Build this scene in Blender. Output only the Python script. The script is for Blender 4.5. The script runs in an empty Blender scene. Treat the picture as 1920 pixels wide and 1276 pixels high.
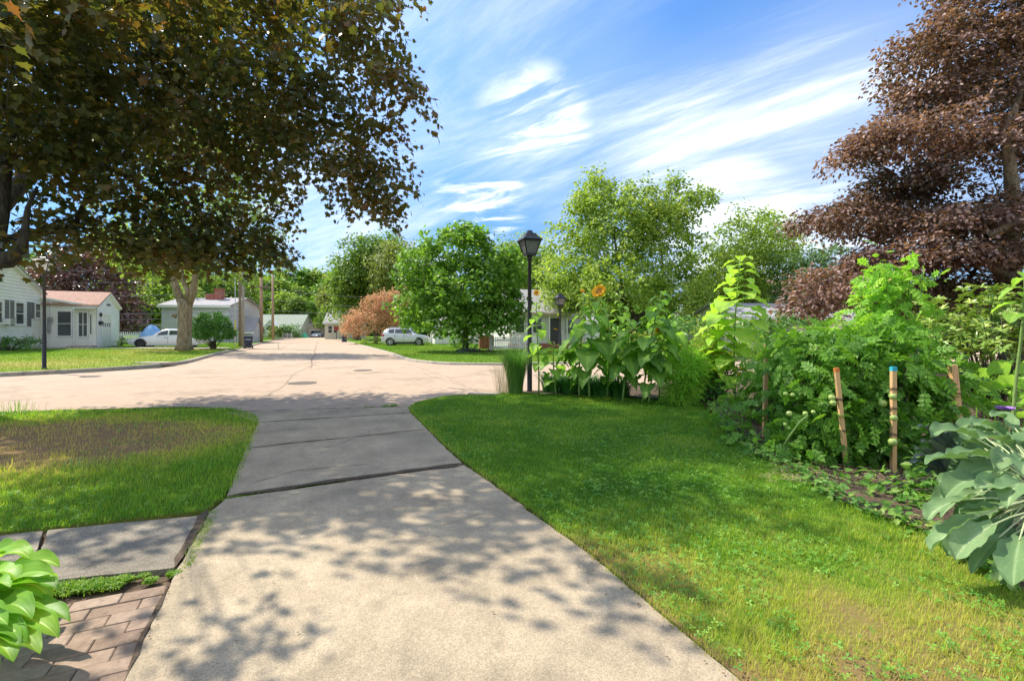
import bpy, math, random
import numpy as np
from mathutils import Vector, Matrix
from mathutils.geometry import delaunay_2d_cdt
sc = bpy.context.scene
C = sc.collection
R = math.radians
rng = np.random.default_rng(7)
random.seed(7)

# ---------------------------------------------------------------- camera
F = 880.0; H0 = 618.0; CAM = 1.5
cd = bpy.data.cameras.new('camera'); cam = bpy.data.objects.new('camera', cd); C.objects.link(cam)
cam.location = (0, 0, CAM); cam.rotation_euler = (R(90), 0, 0)
cd.sensor_width = 36; cd.lens = F / 1920 * 36; cd.shift_y = -20 / 1920
cd.clip_start = 0.05; cd.clip_end = 3000
sc.camera = cam
# ---------------------------------------------------------------- light
SUN_EL = 50.0
SUNV = Vector((-0.90, 0.44, 0)).normalized() * math.cos(R(SUN_EL)); SUNV.z = math.sin(R(SUN_EL))
sd = bpy.data.lights.new('sun', 'SUN'); sd.energy = 3.9; sd.angle = R(0.6); sd.color = (1.0, 0.92, 0.78)
so = bpy.data.objects.new('sun', sd); C.objects.link(so)
so.rotation_euler = SUNV.to_track_quat('Z', 'Y').to_euler()
w = bpy.data.worlds.new('World'); sc.world = w; w.use_nodes = True
nt = w.node_tree; nt.nodes.clear()
def N(t, **k):
    n = nt.nodes.new(t)
    for a, b in k.items(): setattr(n, a, b)
    return n
def LK(a, b): nt.links.new(a, b)
def M2(op, a, b=None, c=None, clamp=False):
    n = nt.nodes.new('ShaderNodeMath'); n.operation = op; n.use_clamp = clamp
    for i, v in enumerate((a, b, c)):
        if v is None: continue
        if isinstance(v, (int, float)): n.inputs[i].default_value = v
        else: LK(v, n.inputs[i])
    return n.outputs[0]
sky = N('ShaderNodeTexSky'); sky.sky_type = 'NISHITA'; sky.sun_disc = False
sky.sun_elevation = R(SUN_EL); sky.sun_rotation = math.atan2(SUNV.x, SUNV.y) % (2 * math.pi)
sky.air_density = 1.0; sky.dust_density = 0.6; sky.ozone_density = 2.5
bg = N('ShaderNodeBackground'); bg.inputs[1].default_value = 0.15
out = N('ShaderNodeOutputWorld')
tc = N('ShaderNodeTexCoord'); sx = N('ShaderNodeSeparateXYZ'); LK(tc.outputs['Generated'], sx.inputs[0])
zc = M2('MAXIMUM', M2('ADD', sx.outputs[2], 0.10), 0.04)
u_ = M2('DIVIDE', sx.outputs[0], zc); v_ = M2('DIVIDE', sx.outputs[1], zc)
cb = N('ShaderNodeCombineXYZ'); LK(u_, cb.inputs[0]); LK(v_, cb.inputs[1])
def cloudnoise(rot, scale, ns, det, rough, dist, off):
    mr_ = N('ShaderNodeMapping'); mr_.inputs['Rotation'].default_value = (0, 0, R(rot)); LK(cb.outputs[0], mr_.inputs[0])
    mp = N('ShaderNodeMapping'); mp.inputs['Scale'].default_value = scale; mp.inputs['Location'].default_value = off
    LK(mr_.outputs[0], mp.inputs[0])
    n = N('ShaderNodeTexNoise'); n.inputs['Scale'].default_value = ns; n.inputs['Detail'].default_value = det
    n.inputs['Roughness'].default_value = rough; n.inputs['Distortion'].default_value = dist
    LK(mp.outputs[0], n.inputs['Vector']); return n.outputs['Fac']
def ramp01(x, a, b):
    n = N('ShaderNodeMapRange'); n.interpolation_type = 'SMOOTHSTEP'
    n.inputs['From Min'].default_value = a; n.inputs['From Max'].default_value = b; LK(x, n.inputs['Value']); return n.outputs[0]
veil = ramp01(cloudnoise(41, (0.30, 1.0, 1), 1.1, 10, 0.66, 0.5, (1.3, 4.4, 0)), 0.42, 0.74)
streak = ramp01(cloudnoise(36, (0.14, 1.0, 1), 2.6, 12, 0.70, 0.7, (5.3, 2.4, 0)), 0.48, 0.84)
puff = ramp01(cloudnoise(30, (0.5, 1.5, 1), 2.6, 12, 0.62, 0.8, (9.3, 1.4, 0)), 0.44, 0.68)
def bank(dx, dy, dz, wide, soft):   # a cloud bank lying in one direction of the sky
    v = Vector((dx, dy, dz)).normalized()
    d = N('ShaderNodeVectorMath', operation='DOT_PRODUCT'); LK(tc.outputs['Generated'], d.inputs[0]); d.inputs[1].default_value = v
    return ramp01(d.outputs['Value'], math.cos(R(wide + soft)), math.cos(R(wide)))
b1 = bank(0.55, 1, 0.29, 5, 15); b2 = bank(0.82, 1, 0.42, 4, 13); b3 = bank(0.23, 1, 0.34, 4, 12); b4 = bank(-0.35, 1, 0.17, 3, 12)
b5 = bank(-0.07, 1, 0.27, .5, 6); b6 = bank(0.04, 1, 0.43, .5, 7); b7 = bank(-0.05, 1, 0.62, 6, 14); b8 = bank(0.46, 1, 0.22, 1.5, 7)
bs = M2('ADD', M2('MULTIPLY', b1, 0.82), M2('MULTIPLY', b2, 0.6)); bs = M2('ADD', bs, M2('MULTIPLY', b3, 0.40)); bs = M2('ADD', bs, M2('MULTIPLY', b4, 0.6))
bs = M2('ADD', bs, M2('MULTIPLY', b7, 0.30))
mixn = M2('ADD', M2('MULTIPLY', veil, 0.75), M2('ADD', M2('MULTIPLY', streak, .22), 0.20))
cl = M2('MULTIPLY', bs, mixn)
cl = M2('ADD', cl, M2('ADD', M2('MULTIPLY', veil, 0.27), 0.035))
cl = M2('ADD', cl, M2('MULTIPLY', streak, 0.22))
cl = M2('ADD', cl, M2('MULTIPLY', M2('MULTIPLY', b5, puff), 1.3)); cl = M2('ADD', cl, M2('MULTIPLY', M2('MULTIPLY', b6, puff), 1.3))
cl = M2('ADD', cl, M2('MULTIPLY', M2('MULTIPLY', b8, M2('ADD', puff, .25)), 0.8))
bk = bank(0.25, -1, 0.75, 45, 30)     # unseen cloud added behind the viewer to lift the fill light
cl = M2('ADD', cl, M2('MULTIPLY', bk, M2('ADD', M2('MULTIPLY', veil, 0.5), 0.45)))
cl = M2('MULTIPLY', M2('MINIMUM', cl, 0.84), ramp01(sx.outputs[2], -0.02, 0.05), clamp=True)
hs = N('ShaderNodeHueSaturation'); hs.inputs['Saturation'].default_value = 1.14; hs.inputs['Value'].default_value = 0.80
low = ramp01(sx.outputs[2], -0.05, 0.55)       # the band near the horizon is calmer than the model's
skm = N('ShaderNodeMixRGB', blend_type='MULTIPLY'); skm.inputs[0].default_value = 1
lowc = N('ShaderNodeMixRGB'); LK(low, lowc.inputs[0]); lowc.inputs[1].default_value = (.26, .37, .55, 1); lowc.inputs[2].default_value = (.80, .98, 1.15, 1)
LK(sky.outputs[0], skm.inputs[1]); LK(lowc.outputs[0], skm.inputs[2])
LK(skm.outputs[0], hs.inputs['Color'])
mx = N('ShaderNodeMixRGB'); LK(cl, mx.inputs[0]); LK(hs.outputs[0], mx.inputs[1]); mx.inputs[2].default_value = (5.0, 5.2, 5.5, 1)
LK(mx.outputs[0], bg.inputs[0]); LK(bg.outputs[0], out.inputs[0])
sc.view_settings.view_transform = 'Standard'; sc.view_settings.look = 'None'; sc.view_settings.gamma = 1
sc.view_settings.exposure = 0.95
sc.render.engine = 'CYCLES'
cy = sc.cycles
cy.max_bounces = 7; cy.diffuse_bounces = 4; cy.glossy_bounces = 3; cy.transmission_bounces = 5; cy.transparent_max_bounces = 6
cy.caustics_reflective = False; cy.caustics_refractive = False

# ---------------------------------------------------------------- helpers
def gp(px, py, z=0.0):
    Y = F * (CAM - z) / (py - H0); return ((px - 960) / F * Y, Y)
def wp(px, py, Y): return np.array(((px - 960) / F * Y, Y, CAM + (H0 - py) / F * Y))
def on_line(px, A, d):   # distance along d from A where the vertical plane is met by image column px
    t = (px - 960) / F
    return (t * A[1] - A[0]) / (d[0] - t * d[1])
ROT = R(24.0); DX, DY = math.cos(ROT), math.sin(ROT)      # street grid: d along the cross street, u along the road
d_ = np.array((DX, DY)); u2 = np.array((-DY, DX))

class Geo:
    def __init__(s): s.V = []; s.L = []; s.T = []; s.A = []; s.n = 0
    def add(s, V, faces, tint=0.5):
        V = np.asarray(V, float).reshape(-1, 3)
        s.V.append(V)
        s.L.append(np.array([i for f in faces for i in f], np.int64) + s.n); s.T.append(np.array([len(f) for f in faces], np.int64))
        s.A.append(np.full(len(V), tint) if np.isscalar(tint) else np.asarray(tint, float)); s.n += len(V); return s
    def inst(s, tv, tf, P, Rm, S, tint=0.5):
        tv = np.asarray(tv, float); n = len(P); k = len(tv)
        S = np.asarray(S, float); S = np.full(n, float(S)) if S.ndim == 0 else S
        if S.ndim == 1: S = np.repeat(S[:, None], 3, 1)
        loc = tv[None] * S[:, None, :]
        V = np.einsum('nij,nkj->nki', Rm, loc) + P[:, None, :]
        s.V.append(V.reshape(-1, 3))
        base = np.array([i for f in tf for i in f], np.int64); lens = np.array([len(f) for f in tf], np.int64)
        s.L.append((base[None] + (np.arange(n) * k)[:, None]).ravel() + s.n); s.T.append(np.tile(lens, n))
        t = np.full(n, tint) if np.isscalar(tint) else np.asarray(tint, float)
        s.A.append(np.repeat(t, k)); s.n += n * k; return s
    def box(s, x0, x1, y0, y1, z0, z1, tint=0.5):
        V = [(x, y, z) for z in (z0, z1) for y in (y0, y1) for x in (x0, x1)]
        return s.add(V, [(0, 2, 3, 1), (4, 5, 7, 6), (0, 1, 5, 4), (2, 6, 7, 3), (0, 4, 6, 2), (1, 3, 7, 5)], tint)
    def obox(s, A, B, wdt, hgt, up=(0, 0, 1)):      # bar from A to B
        A = Vector(A); B = Vector(B); t = (B - A).normalized(); up = Vector(up)
        sd = t.cross(up)
        if sd.length < 1e-4: sd = t.cross(Vector((1, 0, 0)))
        sd.normalize(); up = sd.cross(t)
        V = [p + sd * a * wdt / 2 + up * b * hgt / 2 for p in (A, B) for b in (-1, 1) for a in (-1, 1)]
        return s.add([tuple(v) for v in V], [(0, 2, 3, 1), (4, 5, 7, 6), (0, 1, 5, 4), (2, 6, 7, 3), (0, 4, 6, 2), (1, 3, 7, 5)])
    def tube(s, pts, rad, n=8, cap=True, tint=0.5, wob=0.0):
        pts = [Vector(p) for p in pts]; m = len(pts)
        if np.isscalar(rad): rad = [rad] * m
        V = []; ref = None
        for i, p in enumerate(pts):
            t = (pts[min(i + 1, m - 1)] - pts[max(i - 1, 0)]).normalized()
            if ref is None: ref = t.orthogonal().normalized()
            ref = (ref - t * ref.dot(t)).normalized(); b = t.cross(ref)
            for k in range(n):
                a = 2 * math.pi * k / n; r = rad[i] * (1 + (wob * random.uniform(-1, 1) if wob else 0))
                V.append(tuple(p + (ref * math.cos(a) + b * math.sin(a)) * r))
        Fc = [(i * n + k, i * n + (k + 1) % n, (i + 1) * n + (k + 1) % n, (i + 1) * n + k) for i in range(m - 1) for k in range(n)]
        if cap: Fc += [tuple(range(n))[::-1], tuple((m - 1) * n + k for k in range(n))]
        return s.add(V, Fc, tint)
    def lathe(s, prof, n=16, c=(0, 0, 0), sq=False, phase=0):
        V = [(c[0] + r * math.cos(2 * math.pi * k / n + phase), c[1] + r * math.sin(2 * math.pi * k / n + phase), c[2] + z) for r, z in prof for k in range(n)]
        m = len(prof)
        Fc = [(i * n + k, i * n + (k + 1) % n, (i + 1) * n + (k + 1) % n, (i + 1) * n + k) for i in range(m - 1) for k in range(n)]
        Fc += [tuple(range(n))[::-1], tuple((m - 1) * n + k for k in range(n))]
        return s.add(V, Fc)
    def prism(s, poly, z0, z1):
        n = len(poly); V = [(x, y, z0) for x, y in poly] + [(x, y, z1) for x, y in poly]
        return s.add(V, [tuple(range(n))[::-1], tuple(range(n, 2 * n))] + [(i, (i + 1) % n, n + (i + 1) % n, n + i) for i in range(n)])
    def xprism(s, poly, y0, y1):     # polygon in local x,z extruded along y
        n = len(poly); V = [(x, y0, z) for x, z in poly] + [(x, y1, z) for x, z in poly]
        return s.add(V, [tuple(range(n)), tuple(range(n, 2 * n))[::-1]] + [(i, n + i, n + (i + 1) % n, (i + 1) % n) for i in range(n)])
    def build(s, name, mat, parent=None, org=None, smooth=False, bevel=0):
        V = np.concatenate(s.V); L = np.concatenate(s.L); T = np.concatenate(s.T); A = np.concatenate(s.A)
        if org is not None: V = V - np.asarray(org)
        me = bpy.data.meshes.new(name)
        me.vertices.add(len(V)); me.vertices.foreach_set('co', V.ravel().astype(np.float32))
        me.loops.add(len(L)); me.loops.foreach_set('vertex_index', L.astype(np.int32))
        me.polygons.add(len(T)); st = np.zeros(len(T), np.int32); st[1:] = np.cumsum(T)[:-1]
        me.polygons.foreach_set('loop_start', st)
        try: me.polygons.foreach_set('loop_total', T.astype(np.int32))
        except Exception: pass
        me.polygons.foreach_set('use_smooth', np.full(len(T), smooth))
        at = me.attributes.new('tint', 'FLOAT', 'POINT'); at.data.foreach_set('value', A.astype(np.float32))
        me.update(calc_edges=True); me.validate()
        me.materials.append(mat)
        o = bpy.data.objects.new(name, me); C.objects.link(o)
        if parent is not None: o.parent = parent
        if org is not None and parent is None: o.location = tuple(org)
        if bevel:
            m = o.modifiers.new('b', 'BEVEL'); m.width = bevel; m.segments = 2; m.limit_method = 'ANGLE'
        return o
def tag(o, label=None, cat=None, group=None, kind=None):
    if label: o['label'] = label
    if cat: o['category'] = cat
    if group: o['group'] = group
    if kind: o['kind'] = kind
    return o
def empty(name, loc, rz=0.0, label=None, cat=None, group=None):
    o = bpy.data.objects.new(name, None); C.objects.link(o); o.location = loc; o.rotation_euler = (0, 0, rz); o.empty_display_size = 0.2
    return tag(o, label, cat, group)
def copy_tree(o, parent=None):
    c = o.copy(); C.objects.link(c); c.parent = parent
    for ch in list(o.children): copy_tree(ch, c)
    return c

# ---------------------------------------------------------------- materials
def newmat(name):
    m = bpy.data.materials.new(name); m.use_nodes = True; t = m.node_tree; t.nodes.clear()
    o = t.nodes.new('ShaderNodeOutputMaterial'); return m, t, o
def setramp(r, cols):
    e = r.color_ramp.elements
    while len(e) > 1: e.remove(e[-1])
    for i, c in enumerate(cols):
        p = c[3] if len(c) > 3 else i / max(1, len(cols) - 1)
        if i == 0: e[0].position = p; e[0].color = (*c[:3], 1)
        else: x = e.new(p); x.color = (*c[:3], 1)
def mat(name, cols, rough=0.7, nscale=8.0, bump=0.1, bscale=None, metallic=0.0, spec=0.4, detail=6, stretch=(1, 1, 1), coat=0.0, voro=None, bdist=0.02, stain=None):
    m, t, o = newmat(name)
    b = t.nodes.new('ShaderNodeBsdfPrincipled'); t.links.new(b.outputs[0], o.inputs[0])
    b.inputs['Roughness'].default_value = rough; b.inputs['Metallic'].default_value = metallic; b.inputs['Specular IOR Level'].default_value = spec
    b.inputs['Coat Weight'].default_value = coat; b.inputs['Coat Roughness'].default_value = 0.08
    tcn = t.nodes.new('ShaderNodeTexCoord'); mp = t.nodes.new('ShaderNodeMapping'); mp.inputs['Scale'].default_value = stretch
    t.links.new(tcn.outputs['Object'], mp.inputs[0])
    n = t.nodes.new('ShaderNodeTexNoise'); n.inputs['Scale'].default_value = nscale; n.inputs['Detail'].default_value = detail; n.inputs['Roughness'].default_value = 0.62
    t.links.new(mp.outputs[0], n.inputs['Vector'])
    r = t.nodes.new('ShaderNodeValToRGB'); setramp(r, cols)
    mr = t.nodes.new('ShaderNodeMapRange'); mr.inputs['From Min'].default_value = 0.28; mr.inputs['From Max'].default_value = 0.72
    t.links.new(n.outputs['Fac'], mr.inputs['Value']); t.links.new(mr.outputs[0], r.inputs[0])
    col = r.outputs[0]
    if voro:
        vo = t.nodes.new('ShaderNodeTexVoronoi'); vo.inputs['Scale'].default_value = voro[0]; t.links.new(mp.outputs[0], vo.inputs['Vector'])
        h = t.nodes.new('ShaderNodeSeparateColor'); t.links.new(vo.outputs['Color'], h.inputs[0])
        mm = t.nodes.new('ShaderNodeMapRange'); mm.inputs['To Min'].default_value = 1 - voro[1]; mm.inputs['To Max'].default_value = 1 + voro[1]; t.links.new(h.outputs[0], mm.inputs['Value'])
        mu = t.nodes.new('ShaderNodeVectorMath'); mu.operation = 'SCALE'; t.links.new(col, mu.inputs[0]); t.links.new(mm.outputs[0], mu.inputs['Scale']); col = mu.outputs[0]
    if stain:
        for (ss, lo_, dist_) in stain:
            ns = t.nodes.new('ShaderNodeTexNoise'); ns.inputs['Scale'].default_value = ss; ns.inputs['Detail'].default_value = 7; ns.inputs['Roughness'].default_value = .7; ns.inputs['Distortion'].default_value = dist_; t.links.new(tcn.outputs['Object'], ns.inputs['Vector'])
            ms = t.nodes.new('ShaderNodeMapRange'); ms.inputs['From Min'].default_value = .32; ms.inputs['From Max'].default_value = .56; ms.inputs['To Min'].default_value = lo_; ms.inputs['To Max'].default_value = 1.04; t.links.new(ns.outputs['Fac'], ms.inputs['Value'])
            mu = t.nodes.new('ShaderNodeVectorMath'); mu.operation = 'SCALE'; t.links.new(col, mu.inputs[0]); t.links.new(ms.outputs[0], mu.inputs['Scale']); col = mu.outputs[0]
    t.links.new(col, b.inputs['Base Color'])
    if bump:
        n2 = t.nodes.new('ShaderNodeTexNoise'); n2.inputs['Scale'].default_value = bscale or nscale * 3; n2.inputs['Detail'].default_value = 5
        t.links.new(mp.outputs[0], n2.inputs['Vector'])
        bp = t.nodes.new('ShaderNodeBump'); bp.inputs['Strength'].default_value = bump; bp.inputs['Distance'].default_value = bdist
        t.links.new(n2.outputs['Fac'], bp.inputs['Height']); t.links.new(bp.outputs[0], b.inputs['Normal'])
    return m
def leafmat(name, cols, transl=0.35, rough=0.45, tboost=1.6, spec=0.35, tcol=(1.0, 1.0, 0.55)):
    m, t, o = newmat(name)
    a = t.nodes.new('ShaderNodeAttribute'); a.attribute_name = 'tint'
    r = t.nodes.new('ShaderNodeValToRGB'); setramp(r, cols); t.links.new(a.outputs['Fac'], r.inputs[0])
    b = t.nodes.new('ShaderNodeBsdfPrincipled'); b.inputs['Roughness'].default_value = rough; b.inputs['Specular IOR Level'].default_value = spec
    t.links.new(r.outputs[0], b.inputs['Base Color'])
    tr = t.nodes.new('ShaderNodeBsdfTranslucent'); ml = t.nodes.new('ShaderNodeVectorMath'); ml.operation = 'MULTIPLY'
    ml.inputs[1].default_value = (tcol[0] * tboost, tcol[1] * tboost, tcol[2] * tboost); t.links.new(r.outputs[0], ml.inputs[0]); t.links.new(ml.outputs[0], tr.inputs[0])
    mx = t.nodes.new('ShaderNodeMixShader'); mx.inputs[0].default_value = transl
    t.links.new(b.outputs[0], mx.inputs[1]); t.links.new(tr.outputs[0], mx.inputs[2]); t.links.new(mx.outputs[0], o.inputs[0])
    return m
def glassmat(name, col=(0.03, 0.035, 0.04), rough=0.06):
    return mat(name, [col, tuple(c * 1.6 for c in col)], rough=rough, nscale=1.2, bump=0.02, spec=0.8)
WHITE = mat('white_paint', [(.70, .70, .69), (.80, .80, .79)], .55, 3, .03)
SIDING = mat('white_siding', [(.72, .71, .68), (.84, .83, .79)], .6, 1.4, .04)
CREAM = mat('cream_siding', [(.58, .56, .46), (.70, .68, .56)], .6, 1.4, .04)
GREYSID = mat('grey_siding', [(.50, .51, .55), (.60, .61, .65)], .6, 1.2, .04)
BLACKM = mat('black_metal', [(.008, .009, .010), (.022, .023, .024)], .42, 14, .08, spec=.5)
DGREY = mat('dark_grey', [(.05, .05, .055), (.09, .09, .095)], .6, 10, .05)
SHUTTER = mat('shutter_grey', [(.14, .13, .14), (.19, .18, .19)], .6, 10, .05)
GLASS = glassmat('window_glass', (.05, .055, .06))
ROOFR = mat('brown_shingle', [(.30, .17, .13), (.42, .25, .19), (.36, .21, .16)], .9, 9, .5, 30, voro=(7, .14))
ROOFG = mat('grey_shingle', [(.26, .25, .26), (.38, .37, .38)], .9, 6, .4, 25, voro=(6, .12))
ROOFGR = mat('green_grey_shingle', [(.26, .30, .24), (.34, .38, .31)], .9, 6, .4, 25, voro=(6, .10))
BRICK = mat('brick', [(.30, .10, .07), (.42, .17, .12)], .85, 6, .4, 30, voro=(9, .2))
BARK = mat('bark', [(.04, .035, .025), (.11, .09, .07), (.18, .15, .115)], .95, 5, .9, 9, stretch=(3, 3, .7), bdist=.06)
BARKD = mat('dark_bark', [(.025, .020, .015), (.06, .05, .036), (.10, .095, .045)], .95, 5, .9, 9, stretch=(3, 3, .7), bdist=.05)
BARKL = mat('pale_bark', [(.11, .08, .05), (.26, .20, .13), (.38, .31, .21)], .95, 4, .9, 8, stretch=(3, 3, .6), bdist=.05)
POLEW = mat('weathered_pole', [(.17, .13, .10), (.34, .26, .20)], .9, 6, .4, stretch=(6, 6, .6))
POLER = mat('reddish_pole', [(.34, .21, .14), (.50, .34, .24)], .9, 6, .4, stretch=(6, 6, .6))
STAKE = mat('pine_stake', [(.50, .27, .10), (.68, .42, .20), (.60, .34, .13)], .75, 7, .3, stretch=(8, 8, .8))
TWINE = mat('dark_twine', [(.03, .025, .02), (.07, .05, .04)], .9, 30, .2)
SOIL = mat('garden_soil', [(.035, .022, .014), (.10, .065, .04), (.16, .11, .07)], .97, 7, 1.0, 22, bdist=.05)
# ---------------------------------------------------------------- the setting: ground sheets
def pip(P, poly):
    x, y = P[:, 0], P[:, 1]; ins = np.zeros(len(P), bool); n = len(poly)
    for i in range(n):
        x0, y0 = poly[i]; x1, y1 = poly[(i + 1) % n]
        c = (y0 > y) != (y1 > y)
        with np.errstate(divide='ignore', invalid='ignore'):
            ins ^= c & (x < (x1 - x0) * (y - y0) / (y1 - y0 + 1e-12) + x0)
    return ins
def dist_poly(P, line):
    d = np.full(len(P), 1e9)
    for a, b in zip(line[:-1], line[1:]):
        a = np.array(a); b = np.array(b); ab = b - a
        t = np.clip(((P - a) @ ab) / (ab @ ab), 0, 1); d = np.minimum(d, np.linalg.norm(P - a - t[:, None] * ab, axis=1))
    return d
def vnoise(P, s, seed=0):      # cheap smooth value noise 0..1
    P = np.asarray(P) * s; i = np.floor(P).astype(int); f = P - i; f = f * f * (3 - 2 * f)
    def h(a, b):
        q = np.sin(a * 127.1 + b * 311.7 + seed * 74.7) * 43758.5453; return q - np.floor(q)
    a = h(i[:, 0], i[:, 1]); b = h(i[:, 0] + 1, i[:, 1]); c = h(i[:, 0], i[:, 1] + 1); e = h(i[:, 0] + 1, i[:, 1] + 1)
    return (a * (1 - f[:, 0]) + b * f[:, 0]) * (1 - f[:, 1]) + (c * (1 - f[:, 0]) + e * f[:, 0]) * f[:, 1]
def fbm(P, s, seed=0): return .5 * vnoise(P, s, seed) + .3 * vnoise(P, s * 2.3, seed + 1) + .2 * vnoise(P, s * 5.1, seed + 2)
def sheet(name, poly, zf, m, step, smooth=True, skirt=0.0, kind='structure', tf=None):
    xs = [p[0] for p in poly]; ys = [p[1] for p in poly]
    gx, gy = np.meshgrid(np.arange(min(xs), max(xs), step), np.arange(min(ys), max(ys), step)); G = np.stack([gx.ravel(), gy.ravel()], 1)
    G = G + rng.uniform(-.2, .2, G.shape) * step
    G = G[pip(G, poly)]; G = G[dist_poly(G, list(poly) + [poly[0]]) > step * .3]
    pts = [Vector(p) for p in poly] + [Vector(p) for p in G]; n = len(poly)
    r = delaunay_2d_cdt(pts, [], [list(range(n))], 1, 1e-5)
    V2 = np.array([(v.x, v.y) for v in r[0]]); Z = zf(V2)
    V = np.column_stack([V2, Z]); fc = [tuple(f) for f in r[2]]
    g = Geo(); g.add(V, fc, .5 if tf is None else tf(V2))
    if skirt:
        Pz = zf(np.array(poly, float)); k = len(poly)
        g.add([(p[0], p[1], z) for p, z in zip(poly, Pz)] + [(p[0], p[1], z - skirt) for p, z in zip(poly, Pz)], [(i, (i + 1) % k, k + (i + 1) % k, k + i) for i in range(k)])
    o = g.build(name, m, smooth=smooth); tag(o, kind=kind); return o

GRASSM = mat('lawn_turf', [(.050, .085, .018), (.085, .125, .028), (.15, .16, .055), (.11, .14, .03)], .95, .9, .8, 30, detail=12, bdist=.04)
def groundmat():
    m = mat('meadow', [(.06, .09, .02), (.09, .13, .03), (.12, .13, .05)], .95, .3, .6, 12, detail=10); return m
g = Geo(); g.add([(-900, -500, -.06), (900, -500, -.06), (900, 1500, -.06), (-900, 1500, -.06)], [(0, 1, 2, 3)])
tag(g.build('ground', groundmat()), kind='structure')

# road of pale worn asphalt
def roadmat():
    m, t, o = newmat('pale_asphalt')
    b = t.nodes.new('ShaderNodeBsdfPrincipled'); b.inputs['Roughness'].default_value = .9; b.inputs['Specular IOR Level'].default_value = .25; t.links.new(b.outputs[0], o.inputs[0])
    tcn = t.nodes.new('ShaderNodeTexCoord')
    def noi(s, d, r=.6):
        n = t.nodes.new('ShaderNodeTexNoise'); n.inputs['Scale'].default_value = s; n.inputs['Detail'].default_value = d; n.inputs['Roughness'].default_value = r; t.links.new(tcn.outputs['Object'], n.inputs['Vector']); return n
    n1 = noi(.5, 8); r = t.nodes.new('ShaderNodeValToRGB'); setramp(r, [(.33, .25, .18, .3), (.46, .345, .25, .5), (.40, .30, .22, .7)]); t.links.new(n1.outputs['Fac'], r.inputs[0])
    n2 = noi(110, 3, .8); mr = t.nodes.new('ShaderNodeMapRange'); mr.inputs['To Min'].default_value = .62; mr.inputs['To Max'].default_value = 1.38; t.links.new(n2.outputs['Fac'], mr.inputs['Value'])
    sc1 = t.nodes.new('ShaderNodeVectorMath'); sc1.operation = 'SCALE'; t.links.new(r.outputs[0], sc1.inputs[0]); t.links.new(mr.outputs[0], sc1.inputs['Scale'])
    n4 = noi(4, 9, .7); m4 = t.nodes.new('ShaderNodeMapRange'); m4.inputs['From Min'].default_value = .3; m4.inputs['From Max'].default_value = .7; m4.inputs['To Min'].default_value = .86; m4.inputs['To Max'].default_value = 1.10; t.links.new(n4.outputs['Fac'], m4.inputs['Value'])
    sc2 = t.nodes.new('ShaderNodeVectorMath'); sc2.operation = 'SCALE'; t.links.new(sc1.outputs[0], sc2.inputs[0]); t.links.new(m4.outputs[0], sc2.inputs['Scale'])
    t.links.new(sc2.outputs[0], b.inputs['Base Color'])
    bp = t.nodes.new('ShaderNodeBump'); bp.inputs['Strength'].default_value = .5; bp.inputs['Distance'].default_value = .01; t.links.new(n2.outputs['Fac'], bp.inputs['Height']); t.links.new(bp.outputs[0], b.inputs['Normal'])
    return m
ROADM = roadmat()
kerbL = [(-60, -6), (-26, 9.3), (-16.3, 14.85), (-14.7, 16.7), (-13.8, 18.4), (-14.3, 20.6), (-15.6, 23.6), (-17.4, 27.6), (-19.6, 33), (-24.0, 43.5), (-34, 67.5), (-47.4, 101)]
kerbR = [(-39.6, 101), (-24, 66), (-15, 45.8), (-9.3, 33), (-7.2, 28.2), (-5.7, 24.2), (-4.6, 21.9), (-2.9, 20.1), (-.5, 19.9), (3, 21.0), (8, 23.2), (40, 37.6), (70, 51)]
nearL = [(-60, -14), (-20, 4.2), (-9.6, 8.5), (-8.1, 8.85), (-6.5, 9.15), (-5.5, 9.1)]
nearR = [(-4.3, 8.25), (-2.0, 9.1), (-1.9, 10.0), (-1.5, 10.7), (-.4, 11.15), (2, 12.2), (8, 14.8), (40, 29), (70, 42)]
road = nearL + nearR + kerbR[::-1] + kerbL[::-1]
def zroad(P): return np.zeros(len(P))
sheet('road', road, zroad, ROADM, 6, smooth=False)
CRACK = mat('crack_filler', [(.16, .125, .095), (.30, .24, .18)], .95, 9, .3)
J1L, J1R = gp(424, 938), gp(868, 874); J2L, J2R = gp(462, 845), gp(800, 808); J3L, J3R = gp(484, 796), gp(770, 777); J4L, J4R = gp(425, 775), gp(764, 764)
CRACKD = mat('driveway_crack_dirt', [(.07, .055, .04), (.16, .13, .095)], .95, 9, .3)
def crack(name, pts, wd, z, m=CRACK, amp=.03, label=None):
    P = []
    for a, b in zip(pts[:-1], pts[1:]):
        a = np.array(a); b = np.array(b); n = max(2, int(np.linalg.norm(b - a) / .12))
        for i in range(n): P.append(a + (b - a) * i / n)
    P.append(np.array(pts[-1])); P = np.array(P); t = np.gradient(P, axis=0); t /= np.linalg.norm(t, axis=1)[:, None] + 1e-9; nn = np.stack([-t[:, 1], t[:, 0]], 1)
    P = P + nn * (np.cumsum(rng.normal(0, amp * .4, len(P))) * .5 + rng.normal(0, amp * .3, len(P)))[:, None]
    w = .6 * wd * rng.uniform(.2, 1.3, len(P)); w[0] = w[-1] = .002
    A = P + nn * w[:, None] / 2; B = P - nn * w[:, None] / 2; k = len(P)
    V = [(x, y, z) for x, y in A] + [(x, y, z) for x, y in B]
    g = Geo(); g.add(V, [(k + i, k + i + 1, i + 1, i) for i in range(k - 1)])
    return tag(g.build(name, m), kind='structure')
crack('road_crack', [gp(440, 760), gp(500, 741), gp(530, 727), gp(556, 700), gp(600, 680)], .05, .004)
crack('road_crack', [gp(430, 722), gp(600, 712), gp(800, 700), gp(905, 735)], .03, .004, amp=.06)
crack('road_crack', [gp(150, 725), gp(330, 712), gp(480, 690)], .03, .004, amp=.06)
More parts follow.
